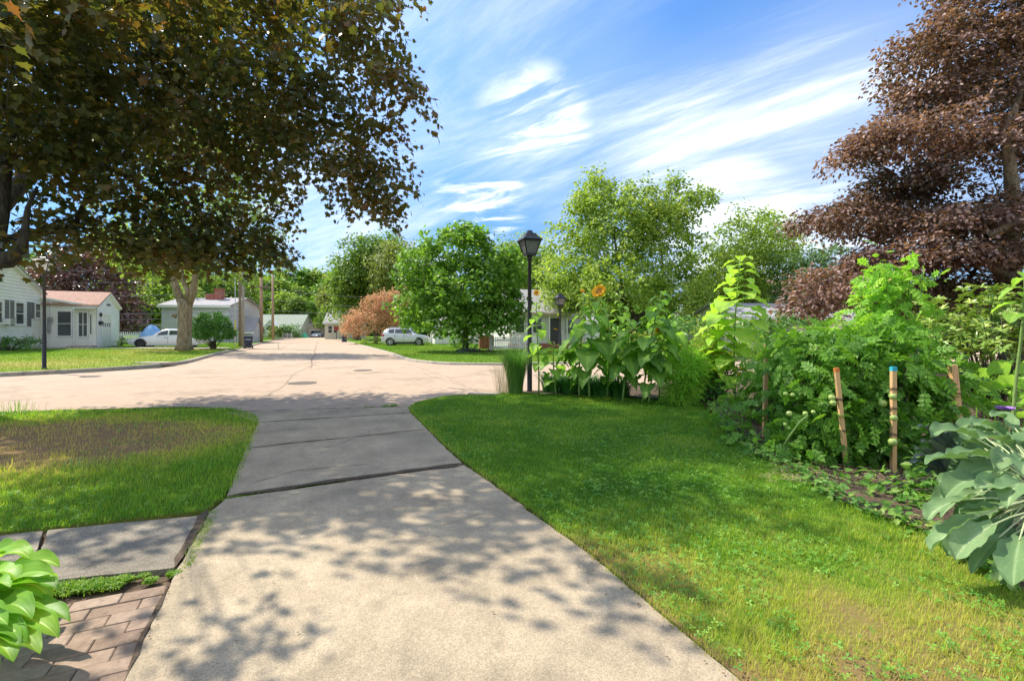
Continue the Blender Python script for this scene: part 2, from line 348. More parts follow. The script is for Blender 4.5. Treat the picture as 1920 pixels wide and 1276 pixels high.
crack('road_crack', [gp(470, 648), gp(560, 652), gp(680, 652)], .10, .004, amp=.08)
crack('road_crack', [gp(560, 700), gp(690, 700), gp(740, 690)], .04, .004, amp=.06)
crack('road_crack', [gp(900, 738), gp(820, 700), gp(770, 684)], .025, .008, amp=.06)
crack('road_crack', [gp(596, 640), gp(590, 665), gp(575, 690)], .07, .008, amp=.05)

for pts_ in ([(700, 806), (640, 830), (600, 842)], [(470, 842), (560, 826), (640, 822), (720, 815), (798, 807)], [(900, 960), (860, 975), (820, 985)], [(470, 905), (560, 880), (700, 868)]):
    crack('driveway_crack', [gp(*q, .037) for q in pts_], .014, .0385, CRACKD, .012)

JS = mat('joint_dirt', [(.035, .024, .015), (.09, .062, .04), (.14, .10, .065)], .97, 22, .6)
crack('joint_dirt', [J1L, gp(640, 905), J1R], .19, .0405, JS, .02); crack('joint_dirt', [J2L, J2R], .05, .0405, JS, .012); crack('joint_dirt', [J3L, J3R], .08, .0405, JS, .015); crack('joint_dirt', [gp(388, 962), gp(330, 1072)], .12, .036, JS, .015); crack('joint_dirt', [gp(318, 1100), gp(242, 1276)], .05, .036, JS, .01); crack('joint_dirt', [J4L, J4R], .10, .036, JS, .02)
# kerbs
KERBM = mat('kerb_concrete', [(.22, .185, .145), (.42, .36, .29), (.36, .31, .25)], .9, 3, .5, 25)
def kerb(name, line, h, wd, side, skip=None):
    L = []
    for a, b in zip(line[:-1], line[1:]):
        a = np.array(a); b = np.array(b); n = max(1, int(np.linalg.norm(b - a) / 1.0))
        for i in range(n): L.append(a + (b - a) * i / n)
    L.append(np.array(line[-1])); L = np.array(L)
    for _ in range(3): L[1:-1] = .25 * L[:-2] + .5 * L[1:-1] + .25 * L[2:]
    t = np.gradient(L, axis=0); t /= np.linalg.norm(t, axis=1)[:, None]; nn = np.stack([-t[:, 1], t[:, 0]], 1) * side
    prof = [(0, -.05), (.025, h - .02), (.045, h), (wd, h), (wd + .02, -.05)]
    g = Geo(); k = len(prof); seg = [];
    for i in range(len(L)):
        hh = 1.0
        if skip is not None:
            for (c, r) in skip:
                dd = np.linalg.norm(L[i] - np.array(c))
                if dd < r + 1: hh = min(hh, max(.18, (dd - r)))
        seg.append([(L[i][0] + nn[i][0] * a, L[i][1] + nn[i][1] * a, z * hh + rng.normal(0, .003)) for a, z in prof])
    V = [p for s_ in seg for p in s_]
    g.add(V, [(i * k + j, i * k + j + 1, (i + 1) * k + j + 1, (i + 1) * k + j) for i in range(len(L) - 1) for j in range(k - 1)])
    tag(g.build(name, KERBM), kind='structure'); return L
skipL = [((-20.6, 35.4), 1.9)]
kL = kerb('kerb', kerbL, .13, .17, 1, skipL)
kR = kerb('kerb', kerbR, .07, .26, 1)

# far lawns
def noise2(P, a=.02): return (fbm(P, .5, 5) - .5) * a
def zA(P): return .10 + .016 * np.minimum(dist_poly(P, kerbL), 15) + noise2(P, .05)
def zB(P): return .06 + noise2(P, .04) * np.minimum(dist_poly(P, kerbR), 1) + .004 * np.minimum(dist_poly(P, kerbR), 10)
def offset(line, d):
    L = np.array(line, float); t = np.gradient(L, axis=0); t /= np.linalg.norm(t, axis=1)[:, None]; return L + np.stack([-t[:, 1], t[:, 0]], 1) * d
lawnA = [tuple(p) for p in offset(kL, .15)] + [(-47, 140), (-160, 140), (-160, -20)]
lawnB = [tuple(p) for p in offset(kR, .24)] + [(140, 51), (140, 140), (-39, 140)]
def mown(P): return np.clip(.5 + (fbm(P, .35, 9) - .5) * 1.6, 0, 1)
LAWNFAR = leafmat('far_lawn_turf', [(.075, .14, .016), (.12, .19, .022), (.19, .22, .05), (.30, .25, .11)], transl=0.0, rough=.95)
def turf(name, cols, sc_, bumpd=.03):
    m = leafmat(name, cols, transl=0.0, rough=.95, spec=.1); t = m.node_tree
    b = [n for n in t.nodes if n.type == 'BSDF_PRINCIPLED'][0]; r = [n for n in t.nodes if n.type == 'VALTORGB'][0]; a = [n for n in t.nodes if n.type == 'ATTRIBUTE'][0]
    tcn = t.nodes.new('ShaderNodeTexCoord'); n = t.nodes.new('ShaderNodeTexNoise'); n.inputs['Scale'].default_value = sc_; n.inputs['Detail'].default_value = 8; n.inputs['Roughness'].default_value = .8
    t.links.new(tcn.outputs['Object'], n.inputs['Vector'])
    ad = t.nodes.new('ShaderNodeMath'); ad.operation = 'MULTIPLY_ADD'; t.links.new(n.outputs['Fac'], ad.inputs[0]); ad.inputs[1].default_value = 1.3
    s2 = t.nodes.new('ShaderNodeMath'); s2.operation = 'SUBTRACT'; t.links.new(a.outputs['Fac'], s2.inputs[0]); s2.inputs[1].default_value = .65; t.links.new(s2.outputs[0], ad.inputs[2])
    t.links.new(ad.outputs[0], r.inputs[0])
    bp = t.nodes.new('ShaderNodeBump'); bp.inputs['Strength'].default_value = .8; bp.inputs['Distance'].default_value = bumpd; t.links.new(n.outputs['Fac'], bp.inputs['Height']); t.links.new(bp.outputs[0], b.inputs['Normal'])
    return m
FARTURF = turf('far_lawn', [(.09, .18, .018), (.15, .25, .025), (.25, .29, .05), (.40, .31, .13)], 5, .05)
NEARTURF = turf('near_lawn', [(.055, .13, .012), (.11, .20, .020), (.22, .20, .055), (.26, .165, .085)], 28, .02)
def tA(P):
    t = .28 + (fbm(P, .30, 9) - .5) * .7
    dd = dist_poly(P, kerbL); t += .45 * np.exp(-((dd - 4.0) / 2.2) ** 2) * (fbm(P, .4, 31) > .42) * (P[:, 1] < 30)
    t += .5 * np.exp(-(np.hypot(P[:, 0] + 22.5, P[:, 1] - 31.5) / 3.0) ** 2)
    return np.clip(t, 0, 1)
def tB(P): return np.clip(.25 + (fbm(P, .3, 19) - .5) * .6, 0, 1)
sheet('lawn', lawnA, zA, FARTURF, 2.2, tf=tA, skirt=.1)
sheet('lawn', lawnB, zB, FARTURF, 2.2, tf=tB, skirt=.1)

# near side: driveway, sidewalk, brick path
def line_pts(a, b, n): a = np.array(a); b = np.array(b); return [tuple(a + (b - a) * i / n) for i in range(n + 1)]
dl = [(2.2, -6.5), gp(240, 1276), gp(320, 1097), gp(400, 950)]
CONC = mat('aggregate_concrete', [(.26, .21, .145), (.38, .305, .205), (.46, .37, .25)], .92, 1.1, .7, 150, detail=15, voro=(170, .22), bdist=.006, stain=((.9, .84, 1.5), (4.5, .88, .6), (18, .88, .3)))
CONCW = mat('walk_concrete', [(.18, .155, .12), (.30, .26, .195)], .92, 1.4, .9, 130, detail=15, voro=(150, .30), bdist=.008, stain=((1.3, .74, 1.2), (9, .85, .3)))
def slab(g, poly, zt, step=.35, jit=.008):
    out_ = []
    for a, b in zip(poly, poly[1:] + poly[:1]):
        a = np.array(a); b = np.array(b); L = np.linalg.norm(b - a); n = max(1, int(L / .08))
        for i in range(n):
            p = a + (b - a) * i / n
            if 0 < i: p = p + rng.normal(0, jit, 2) * .6
            out_.append(tuple(p))
    pts = [Vector(p) for p in out_]; n = len(pts); r = delaunay_2d_cdt(pts, [], [list(range(n))], 1, 1e-6)
    V = [(v.x, v.y, zt) for v in r[0]]; g.add(V, [tuple(f) for f in r[2]])
    k = len(out_); c = np.mean(out_, axis=0)
    g.add([(x, y, zt) for x, y in out_] + [(x, y, zt - .09) for x, y in out_], [(i, (i + 1) % k, k + (i + 1) % k, k + i) for i in range(k)])
def off(p, q, k, s):    # joint line p-q moved k metres along the driveway
    return (p[0] + u2[0] * k, p[1] + u2[1] * k), (q[0] + u2[0] * k, q[1] + u2[1] * k)
gd = Geo()
a, b = off(J1L, J1R, -.045, 0)
slab(gd, [(2.35, -6.5), (5.0, -6.5), gp(1390, 1290), gp(1215, 1140), gp(1110, 1050), gp(1020, 985), gp(940, 925), b, a, gp(395, 965), gp(322, 1097), gp(240, 1276)], .030)
a, b = off(J1L, J1R, .045, 0); c, e = off(J2L, J2R, -.012, 0)
slab(gd, [a, b, gp(835, 845), e, c], .034)
a, b = off(J2L, J2R, .014, 0); c, e = off(J3L, J3R, -.02, 0)
slab(gd, [a, b, e, c], .036)
a, b = off(J3L, J3R, .025, 0); c, e = off(J4L, J4R, -.04, 0)
slab(gd, [a, b, e, c], .030)
tag(gd.build('driveway', CONC), kind='structure')
# strip of the same road asphalt beyond the apron
g = Geo(); a, b = off(J4L, J4R, .03, 0)
g.prism([(-60, -14.2), (-5.6, 8.7), a, b, (-1.95, 10.0), (-2.6, 9.75), (-5.5, 9.2)], -.03, .004)
tag(g.build('driveway_apron', ROADM), kind='structure')
sheet('verge_soil', [(5.5, -6.5), (6, 10), (-1.2, 10.4), (-1.9, 9.2), (-4.2, 8.2), (-5.6, 8.9), (-20, 3.9), (-20, -6.5)], lambda P: np.full(len(P), -.012) + noise2(P, .01), SOIL, 1.0)
gs = Geo()
slab(gs, [gp(378, 972), gp(326, 1072), gp(215, 1084), gp(62, 1100), gp(90, 1000)], .028)
slab(gs, [gp(80, 1002), gp(50, 1102), (-3.9, 2.2), (-4.8, 3.0)], .028)
slab(gs, [(-4.85, 3.0), (-3.95, 2.2), (-5.4, 1.55), (-6.3, 2.3)], .024)
tag(gs.build('sidewalk', CONCW), kind='structure')
PAVER = leafmat('clay_pavers', [(.24, .17, .125), (.32, .23, .17), (.40, .30, .23)], transl=0, rough=.9, spec=.15)
for _m in (PAVER,):
    _t = _m.node_tree; _b = [n for n in _t.nodes if n.type == 'BSDF_PRINCIPLED'][0]; _r = [n for n in _t.nodes if n.type == 'VALTORGB'][0]
    _c = _t.nodes.new('ShaderNodeTexCoord'); _n = _t.nodes.new('ShaderNodeTexNoise'); _n.inputs['Scale'].default_value = 26; _n.inputs['Detail'].default_value = 10; _n.inputs['Roughness'].default_value = .75; _t.links.new(_c.outputs['Object'], _n.inputs['Vector'])
    _m2 = _t.nodes.new('ShaderNodeMapRange'); _m2.inputs['From Min'].default_value = .3; _m2.inputs['From Max'].default_value = .7; _m2.inputs['To Min'].default_value = .62; _m2.inputs['To Max'].default_value = 1.2; _t.links.new(_n.outputs['Fac'], _m2.inputs['Value'])
    _s = _t.nodes.new('ShaderNodeVectorMath'); _s.operation = 'SCALE'; _t.links.new(_r.outputs[0], _s.inputs[0]); _t.links.new(_m2.outputs[0], _s.inputs['Scale']); _t.links.new(_s.outputs[0], _b.inputs['Base Color'])
    _p = _t.nodes.new('ShaderNodeBump'); _p.inputs['Strength'].default_value = .6; _p.inputs['Distance'].default_value = .006; _t.links.new(_n.outputs['Fac'], _p.inputs['Height']); _t.links.new(_p.outputs[0], _b.inputs['Normal'])
gb = Geo(); O = np.array(gp(322, 1102)); ang = math.atan2(.75, -.36); ub = np.array((math.cos(ang), math.sin(ang))); db = np.array((ub[1], -ub[0]))
bw, bl = .105, .215
for i in range(0, 22):
    for j in range(0, 26):
        bx = -(i + 1) * bl * 1.015; by = -(j + 1) * bw * 1.03 ; sh = (j // 1 % 2) * bl * .5
        x0 = bx + sh; x1 = x0 + bl
        if x0 > -.03: continue
        x1 = min(x1, -.012)
        lift = rng.normal(0, .0025)
        cs = [(x0, by), (x1, by), (x1, by + bw), (x0, by + bw)]
        W = [O + db * p + ub * (q) for p, q in cs]; gi = .006
        c = np.mean(W, axis=0); Wi = [c + (w_ - c) * .955 for w_ in W]; t = rng.uniform(0, 1)
        gb.add([(*p, -.02) for p in W] + [(*p, .020 + lift) for p in W] + [(*p, .025 + lift) for p in Wi],
               [(0, 1, 5, 4), (1, 2, 6, 5), (2, 3, 7, 6), (3, 0, 4, 7), (4, 5, 9, 8), (5, 6, 10, 9), (6, 7, 11, 10), (7, 4, 8, 11), (8, 9, 10, 11)], t)
ob = gb.build('brick_path', PAVER); tag(ob, kind='structure')

# near lawns
patch = [gp(-260, 790), gp(-60, 779), gp(0, 776), gp(120, 772), gp(300, 768), gp(430, 768), gp(462, 776), gp(480, 787), gp(481, 803), gp(462, 850), gp(447, 885), gp(420, 935), gp(386, 962), gp(300, 973), gp(200, 983), gp(0, 1004), (-4.9, 3.05), (-6.4, 2.4)]
lawnR = [gp(765, 768), gp(778, 757), gp(830, 745), gp(950, 738), gp(1100, 745), gp(1310, 757), gp(1345, 790), gp(1400, 850), gp(1480, 890), gp(1560, 945), gp(1740, 1010), gp(1900, 1110), (2.85, 1.5), (3.6, -1), (6.5, -6.5),
         (5.1, -6.5), gp(1390, 1285), gp(1210, 1130), gp(1110, 1045), gp(1025, 982), gp(945, 922), gp(875, 872), gp(835, 838), gp(797, 802)]
def zN(P): return .030 + noise2(P, .035)
def tL(P):
    t = .26 + (fbm(P, .9, 3) - .5) * .5 + (fbm(P, 4.5, 16) - .5) * .3
    t += 1.25 * np.exp(-((P[:, 0] + 6.3) / 2.4) ** 2 - ((P[:, 1] - 6.2) / 1.35) ** 2) * (.55 + .9 * fbm(P, 2.0, 71)) ; return np.clip(t, 0, 1)
def tR(P):
    t = .20 + (fbm(P, 1.3, 13) - .5) * .6 + (fbm(P, 4.5, 15) - .5) * .4
    t += .45 * np.exp(-dist_poly(P, lawnR[-8:] + [lawnR[0]]) / .07) * fbm(P, 3, 90)
    t += .50 * np.clip((4.1 - P[:, 1]) / 1.5, 0, 1) * (.25 + 1.1 * fbm(P, 2.2, 23)); return np.clip(t, 0, 1)  # strawy, bleached front; sunlit brightness there is put into the tint too
sheet('lawn', patch, zN, NEARTURF, .25, tf=tL, skirt=.05)
sheet('lawn', lawnR, zN, NEARTURF, .25, tf=tR, skirt=.05)
bed = [gp(950, 736), gp(1100, 743), gp(1310, 755), gp(1347, 788), gp(1403, 848), gp(1485, 888), gp(1565, 943), gp(1745, 1008), gp(1905, 1108), (2.9, 1.5), (3.65, -1), (6.55, -6.5), (30, -6.5), (30, 24), (8, 14.6), (2, 12.0), (-.2, 11.15)]
sheet('garden_bed', bed, lambda P: .035 + (fbm(P, 2.5, 77) - .5) * .10, SOIL, .35)
# neighbour's concrete drive behind the kerb
g = Geo(); A = np.array((-20.6, 35.4)); q = [A + u2 * -1.5 + d_ * -.05, A + u2 * 1.6 + d_ * -.05, A + u2 * 1.6 - d_ * 14, A + u2 * -1.5 - d_ * 14]
zz = zA(np.array(q)) + .05; zz[0] = zz[1] = .06
gq = Geo(); NQ = 14; V = []
for i in range(NQ + 1):
    for j in (0, 1):
        p = q[j] + (q[3 - j] - q[j]) * i / NQ; V.append((p[0], p[1], max(.03, float(zA(np.array([p]))[0]) + .035) if i else .05))
gq.add(V, [(2 * i, 2 * i + 1, 2 * i + 3, 2 * i + 2) for i in range(NQ)]); tag(gq.build('neighbour_driveway', KERBM), kind='structure')

# ---------------------------------------------------------------- grass blades
blade_v = np.array([(-.5, 0, 0), (.5, 0, 0), (-.38, .18, .5), (.38, .18, .5), (0, .62, 1.0)]); blade_f = [(0, 1, 3, 2), (2, 3, 4)]
def rotz(a):
    c, s = np.cos(a), np.sin(a); z = np.zeros_like(a); o = np.ones_like(a)
    return np.stack([np.stack([c, -s, z], 1), np.stack([s, c, z], 1), np.stack([z, z, o], 1)], 1)
def frames(nrm, tip):   # x side, y tip direction, z normal
    n = nrm / (np.linalg.norm(nrm, axis=1)[:, None] + 1e-9); t = tip - n * np.sum(tip * n, 1)[:, None]; t /= (np.linalg.norm(t, axis=1)[:, None] + 1e-9)
    return np.stack([np.cross(t, n), t, n], 2)
def scatter(poly, dens, ymin=1.6, pad=0.0, xr=None):
    P = np.array(poly); lo = P.min(0); hi = P.max(0); lo[1] = max(lo[1], ymin)
    if xr is not None: lo[0] = max(lo[0], xr[0]); hi[0] = min(hi[0], xr[1])
    dm = dens(np.array([ymin]))[0]; n = int((hi - lo).prod() * dm)
    out_ = []; 
    for s in range(0, n, 2000000):
        m = min(2000000, n - s); Q = rng.uniform(lo, hi, (m, 2))
        keep = rng.uniform(0, dm, m) < dens(Q[:, 1]); Q = Q[keep]
        vis = (np.abs(Q[:, 0]) < 1.13 * Q[:, 1] + .5); Q = Q[vis]
        if pad: Q = Q + rng.normal(0, pad, Q.shape); out_.append(Q)
        else: out_.append(Q)
    Q = np.concatenate(out_); ins = pip(Q, poly)
    if pad: ins |= dist_poly(Q, list(poly) + [poly[0]]) < pad * rng.uniform(0, 1.2, len(Q))
    return Q[ins]
BLADE = leafmat('grass_blades', [(.075, .215, .018), (.165, .335, .026), (.35, .47, .045), (.56, .54, .11), (.52, .38, .18)], transl=.48, rough=.5, tboost=1.5)
def blades(g, Q, zf, tf, h, wd, hvar=.4, jit=.15):
    tq = tf(Q); Q = Q[rng.uniform(0, 1, len(Q)) > np.clip(tq - .50, 0, 1) * 1.9 * (.15 + 1.3 * fbm(Q, 4.0, 88))]; n = len(Q); cl = fbm(Q, 3.2, 41)
    hh = h * rng.uniform(1 - hvar, 1 + hvar, n) * (.45 + .7 * cl + .9 * np.clip(fbm(Q, 9, 61) - .45, 0, 1)) * np.where(rng.uniform(0, 1, n) < .03, 1.8, 1); ww = wd * rng.uniform(.7, 1.3, n)
    S = np.stack([ww, hh * rng.uniform(.3, 1.2, n), hh], 1)
    T = np.clip(tf(Q) + rng.normal(0, jit, n), 0, 1)
    g.inst(blade_v, blade_f, np.column_stack([Q, zf(Q) - .004]), rotz(rng.uniform(0, 6.283, n)), S, T)
def group_w(g, Q, zf, tf, h, w0):
    Y = Q[:, 1]
    for a, b in ((0, 3), (3, 4.5), (4.5, 6.5), (6.5, 9), (9, 14)):
        q = Q[(Y >= a) & (Y < b)]
        if len(q): blades(g, q, zf, tf, h, w0 * (.75 + .22 * (a + b) / 2))
dR = lambda y: np.clip(52000 / np.maximum(y, 1.7) ** 1.55, 0, 20000)
gR = Geo(); Q = scatter(lawnR, dR, 1.75, .045); group_w(gR, Q, zN, tR, .040, .0026)
tag(gR.build('grass', BLADE), 'short green lawn grass right of the driveway, yellower in the sunlit front', 'grass', kind='stuff'); nR = len(Q)
dLd = lambda y: np.clip(26000 / np.maximum(y, 2.5) ** 1.3, 0, 12000)
gL = Geo(); Q = scatter(patch, dLd, 2.6, .05); group_w(gL, Q, zN, tL, .050, .0030)
tag(gL.build('grass', BLADE), 'patchy green and brown grass verge left of the driveway', 'grass', kind='stuff'); print('blades', nR, len(Q))
# clover and small weeds
tri_v = []; tri_f = []
for k in range(3):
    a = k * 2.094; b = len(tri_v); 
    for (r_, da, z_) in ((0, 0, 0), (.55, -.5, .06), (.95, -.33, .10), (1.0, 0, .05), (.95, .33, .10), (.55, .5, .06)): tri_v.append((r_ * math.cos(a + da), r_ * math.sin(a + da), z_))
    tri_f += [(b, b + 1, b + 2, b + 3), (b, b + 3, b + 4, b + 5)]
CLOVER = leafmat('clover_leaf', [(.08, .22, .025), (.15, .34, .04), (.25, .42, .05)], transl=.3, rough=.5)
def clover(poly, n, thr, zf, label, ymax=9, seed=3):
    P = np.array(poly); lo = P.min(0); hi = P.max(0); lo[1] = max(lo[1], 1.7); hi[1] = min(hi[1], ymax)
    Q = rng.uniform(lo, hi, (n, 2)); Q = Q[pip(Q, poly)]; Q = Q[(fbm(Q, 1.6, seed) + rng.normal(0, .04, len(Q)) > thr) & (rng.uniform(0, 1, len(Q)) < 2.5 / Q[:, 1])]
    m = len(Q); g = Geo(); nr = rng.normal(0, .35, (m, 3)); nr[:, 2] = 1
    g.inst(tri_v, tri_f, np.column_stack([Q, zf(Q) + rng.uniform(.018, .045, m)]), frames(nr, rng.normal(0, 1, (m, 3))), rng.uniform(.008, .022, m), rng.uniform(0, 1, m))
    return tag(g.build('clover', CLOVER), label, 'clover', kind='stuff')
clover(lawnR, 60000, .46, zN, 'clover and small round weeds growing through the lawn right of the driveway')
clover(patch, 30000, .50, zN, 'clover and small weeds in the left verge')
# weeds in the joints
gw = Geo()
def jointweed(p, q, n, spread, h, tint=.15, thr=.40):
    p = np.array(p); q = np.array(q); t = rng.uniform(0, 1, n); Q = p + (q - p) * t[:, None] + rng.normal(0, spread, (n, 2))
    k = fbm(Q, 2.2, 8) > thr; Q = Q[k]; blades(gw, Q, lambda P: np.full(len(P), .012), lambda P: np.full(len(P), tint), h, .004, jit=.2)
    Q = Q[rng.uniform(0, 1, len(Q)) < .35]; m = len(Q); nr = rng.normal(0, .35, (m, 3)); nr[:, 2] = 1
    gw.inst(tri_v, tri_f, np.column_stack([Q, rng.uniform(.012, .030, m)]), frames(nr, rng.normal(0, 1, (m, 3))), rng.uniform(.008, .016, m), rng.uniform(0, .5, m))
jointweed(gp(420, 940), gp(640, 905), 2500, .012, .025, .3); jointweed(gp(400, 965), gp(348, 1075), 1500, .022, .035, .3)
jointweed(gp(560, 772), gp(745, 762), 1600, .03, .06); jointweed(J3L, J3R, 900, .014, .035); jointweed(gp(300, 1150), gp(245, 1270), 2200, .022, .03, .3)
jointweed(gp(338, 1083), gp(115, 1110), 9000, .028, .018, .35, .25); jointweed(gp(310, 1084), gp(60, 1116), 6000, .034, .022, .35, .38)
tag(gw.build('joint_weeds', BLADE), 'grass and weeds growing in the paving joints', 'weeds', kind='stuff')
# far tufts
tuft_cols = [(.10, .22, .018), (.17, .30, .025), (.27, .33, .05), (.42, .36, .14)]
FARBL = leafmat('far_grass_blades', tuft_cols, transl=.3, rough=.6)
def far(poly, zf, tf, n, y0, y1, x0, x1, label):
    Q = np.column_stack([rng.uniform(x0, x1, n), y0 * (y1 / y0) ** rng.uniform(0, 1, n)]); Q = Q[pip(Q, poly)]; Q = Q[np.abs(Q[:, 0]) < 1.13 * Q[:, 1] + 1]
    g = Geo(); m = len(Q); hh = rng.uniform(.04, .10, m); S = np.stack([.012 * Q[:, 1] / 14, hh * .5, hh], 1)
    g.inst(blade_v, blade_f, np.column_stack([Q, zf(Q) - .01]), rotz(rng.uniform(0, 6.283, m)), S, np.clip(tf(Q) + rng.normal(0, .15, m), 0, 1))
    tag(g.build('grass', FARBL), label, 'grass', kind='stuff')
far(lawnA, zA, tA, 130000, 13, 45, -50, -12, 'mown grass of the lawn in front of the white house')
far(lawnB, zB, tB, 130000, 20, 48, -22, 22, 'mown grass of the lawn round the young maple')
# ---------------------------------------------------------------- trees
def leaf_diamond(fold=.12): return np.array([(0, -.1, 0), (.34, .42, fold), (0, 1, 0), (-.34, .42, fold)]), [(0, 1, 2), (0, 2, 3)]
def leaf_oval(): return np.array([(0, 0, 0), (.26, .28, .07), (.28, .62, .06), (0, 1, -.06), (-.28, .62, .06), (-.26, .28, .07), (0, .5, 0)]), [(0, 1, 2, 6), (6, 2, 3), (0, 6, 4, 5), (6, 3, 4)]
def leaf_long(): return np.array([(0, 0, 0), (.13, .3, .05), (.13, .7, .0), (0, 1, -.12), (-.13, .7, .0), (-.13, .3, .05), (0, .5, -.01)]), [(0, 1, 2, 6), (6, 2, 3), (0, 6, 4, 5), (6, 3, 4)]
def leaf_maple():
    P = [(0, 0), (.16, .04), (.42, -.04), (.34, .18), (.60, .40), (.33, .46), (.34, .62), (.16, .60), (0, 1.0), (-.16, .60), (-.34, .62), (-.33, .46), (-.60, .40), (-.34, .18), (-.42, -.04), (-.16, .04)]
    V = [(x, y, .10 * abs(x) - .12 * y * y) for x, y in P] + [(0, .32, -.03)]; c = len(P)
    return np.array(V), [(c, i, i + 1) for i in range(c - 1)] + [(c, c - 1, 0)]
def leaf_tomato():
    V = []; Fc = []
    def lf(x, y, a, L, wd, z=0):
        b = len(V); ca, sa = math.cos(a), math.sin(a)
        for (u, v, zz) in ((0, 0, 0), (wd, .3, .04), (wd * .55, .62, 0), (0, 1, -.12), (-wd * .55, .62, 0), (-wd, .3, .04)):
            u, v = u * L, v * L; V.append((x + u * ca + v * sa, y - u * sa + v * ca, z + zz * L))
        Fc.extend([(b, b + 1, b + 2, b + 3), (b, b + 3, b + 4, b + 5)])
    for y, L in ((.22, .26), (.45, .34), (.68, .30)):
        for s in (-1, 1): lf(0, y, s * 1.15, L, .40, -.1 * y * y)
    for y in (.34, .57):
        for s in (-1, 1): lf(0, y, s * 1.3, .12, .35, -.1 * y * y)
    lf(0, .70, 0, .36, .40, -.08)
    b = len(V); V.extend([(-.012, 0, 0), (.012, 0, 0), (.006, .75, -.08), (-.006, .75, -.08)]); Fc.append((b, b + 1, b + 2, b + 3))
    return np.array(V), Fc
def unit(v): return v / (np.linalg.norm(v, axis=-1, keepdims=True) + 1e-9)
def foliage(g, lobes, tmpl, size, dens, per, sr, flat=.30, up=.7, shell=.55, under=-.75, lobeNoise=.18, tint=None, leafjit=.55, droop=.25, rs=None, mode='spray'):
    """leaf sprays spread through the outer volume of every lobe; returns the spray centres of each lobe"""
    rs = rs or rng; tv, tf = tmpl; cents = []
    for lb in lobes:
        c, r = np.array(lb[0], float), np.array(lb[1], float); lt = lb[2] if len(lb) > 2 else 0.0; dm = lb[3] if len(lb) > 3 else 1.0
        area = 4 * math.pi * ((r[0] * r[1]) ** 1.6 / 3 + (r[0] * r[2]) ** 1.6 / 3 + (r[1] * r[2]) ** 1.6 / 3) ** (1 / 1.6)
        n = max(4, int(area * dens * dm)); d = unit(rs.normal(0, 1, (int(n * 1.6), 3))); d = d[d[:, 2] > under + rs.normal(0, .15, len(d))][:n]; n = len(d)
        ph = rs.uniform(0, 6.28, 6)
        bump = 1 + lobeNoise * (np.sin(d[:, 0] * 5 + ph[0]) * np.sin(d[:, 1] * 5 + ph[1]) + np.sin(d[:, 2] * 7 + ph[2]) * np.sin(d[:, 0] * 9 + ph[3])) + rs.normal(0, .05, n)
        rad = (shell + (1 - shell) * rs.uniform(0, 1, n) ** .6) * bump
        p = c + d * r * rad[:, None]; cents.append((c, p))
        nr = unit(d * (1 - up) + np.array((0, 0, up)) + rs.normal(0, .22, (n, 3)))
        st = rs.normal(0, .10, n)
        srr = sr * rs.uniform(.6, 1.25, n)
        A = np.repeat(np.arange(n), per); m = len(A)
        t1 = unit(np.cross(nr, np.array((.3, .8, .1)))); t2 = np.cross(nr, t1)
        a = rs.uniform(0, 6.283, m); q = np.sqrt(rs.uniform(0, 1, m)); z = rs.normal(0, flat, m)
        rr = srr[A] * q
        off_ = t1[A] * (np.cos(a) * rr)[:, None] + t2[A] * (np.sin(a) * rr)[:, None] + nr[A] * (z * srr[A])[:, None]
        P = p[A] + off_; P[:, 2] -= droop * (q ** 2) * srr[A]
        ln = unit(nr[A] + off_ / (srr[A][:, None] + 1e-6) * .35 + rs.normal(0, leafjit, (m, 3)))
        tip = off_ + d[A] * .25 * srr[A][:, None] + rs.normal(0, .35, (m, 3)) * srr[A][:, None]; tip[:, 2] -= .35 * srr[A]
        if mode == 'whorl':
            P = p[A]; tip = t1[A] * np.cos(a)[:, None] + t2[A] * np.sin(a)[:, None] + nr[A] * rs.uniform(-.1, .7, m)[:, None]; ln = unit(nr[A] * 1.2 - tip * .3 + rs.normal(0, .15, (m, 3)))
        S = size * rs.uniform(.65, 1.25, m)
        T = np.clip((.5 if tint is None else tint) + lt + st[A] + rs.normal(0, .13, m), 0, 1)
        g.inst(tv, tf, P, frames(ln, tip), S, T)
    return cents
def limb(g, a, b, r0, r1, bend=.15, n=6, sides=7, wob=.06, rs=None):
    rs = rs or rng; a = np.array(a, float); b = np.array(b, float); L = np.linalg.norm(b - a); mid = (a + b) / 2 + rs.normal(0, bend, 3) * L * .35 + np.array((0, 0, bend * L * .5))
    pts = []; 
    for i in range(n + 1):
        t = i / n; pts.append((1 - t) ** 2 * a + 2 * t * (1 - t) * mid + t * t * b)
    g.tube(pts, [r0 + (r1 - r0) * (i / n) for i in range(n + 1)], sides, True, wob=wob); return pts
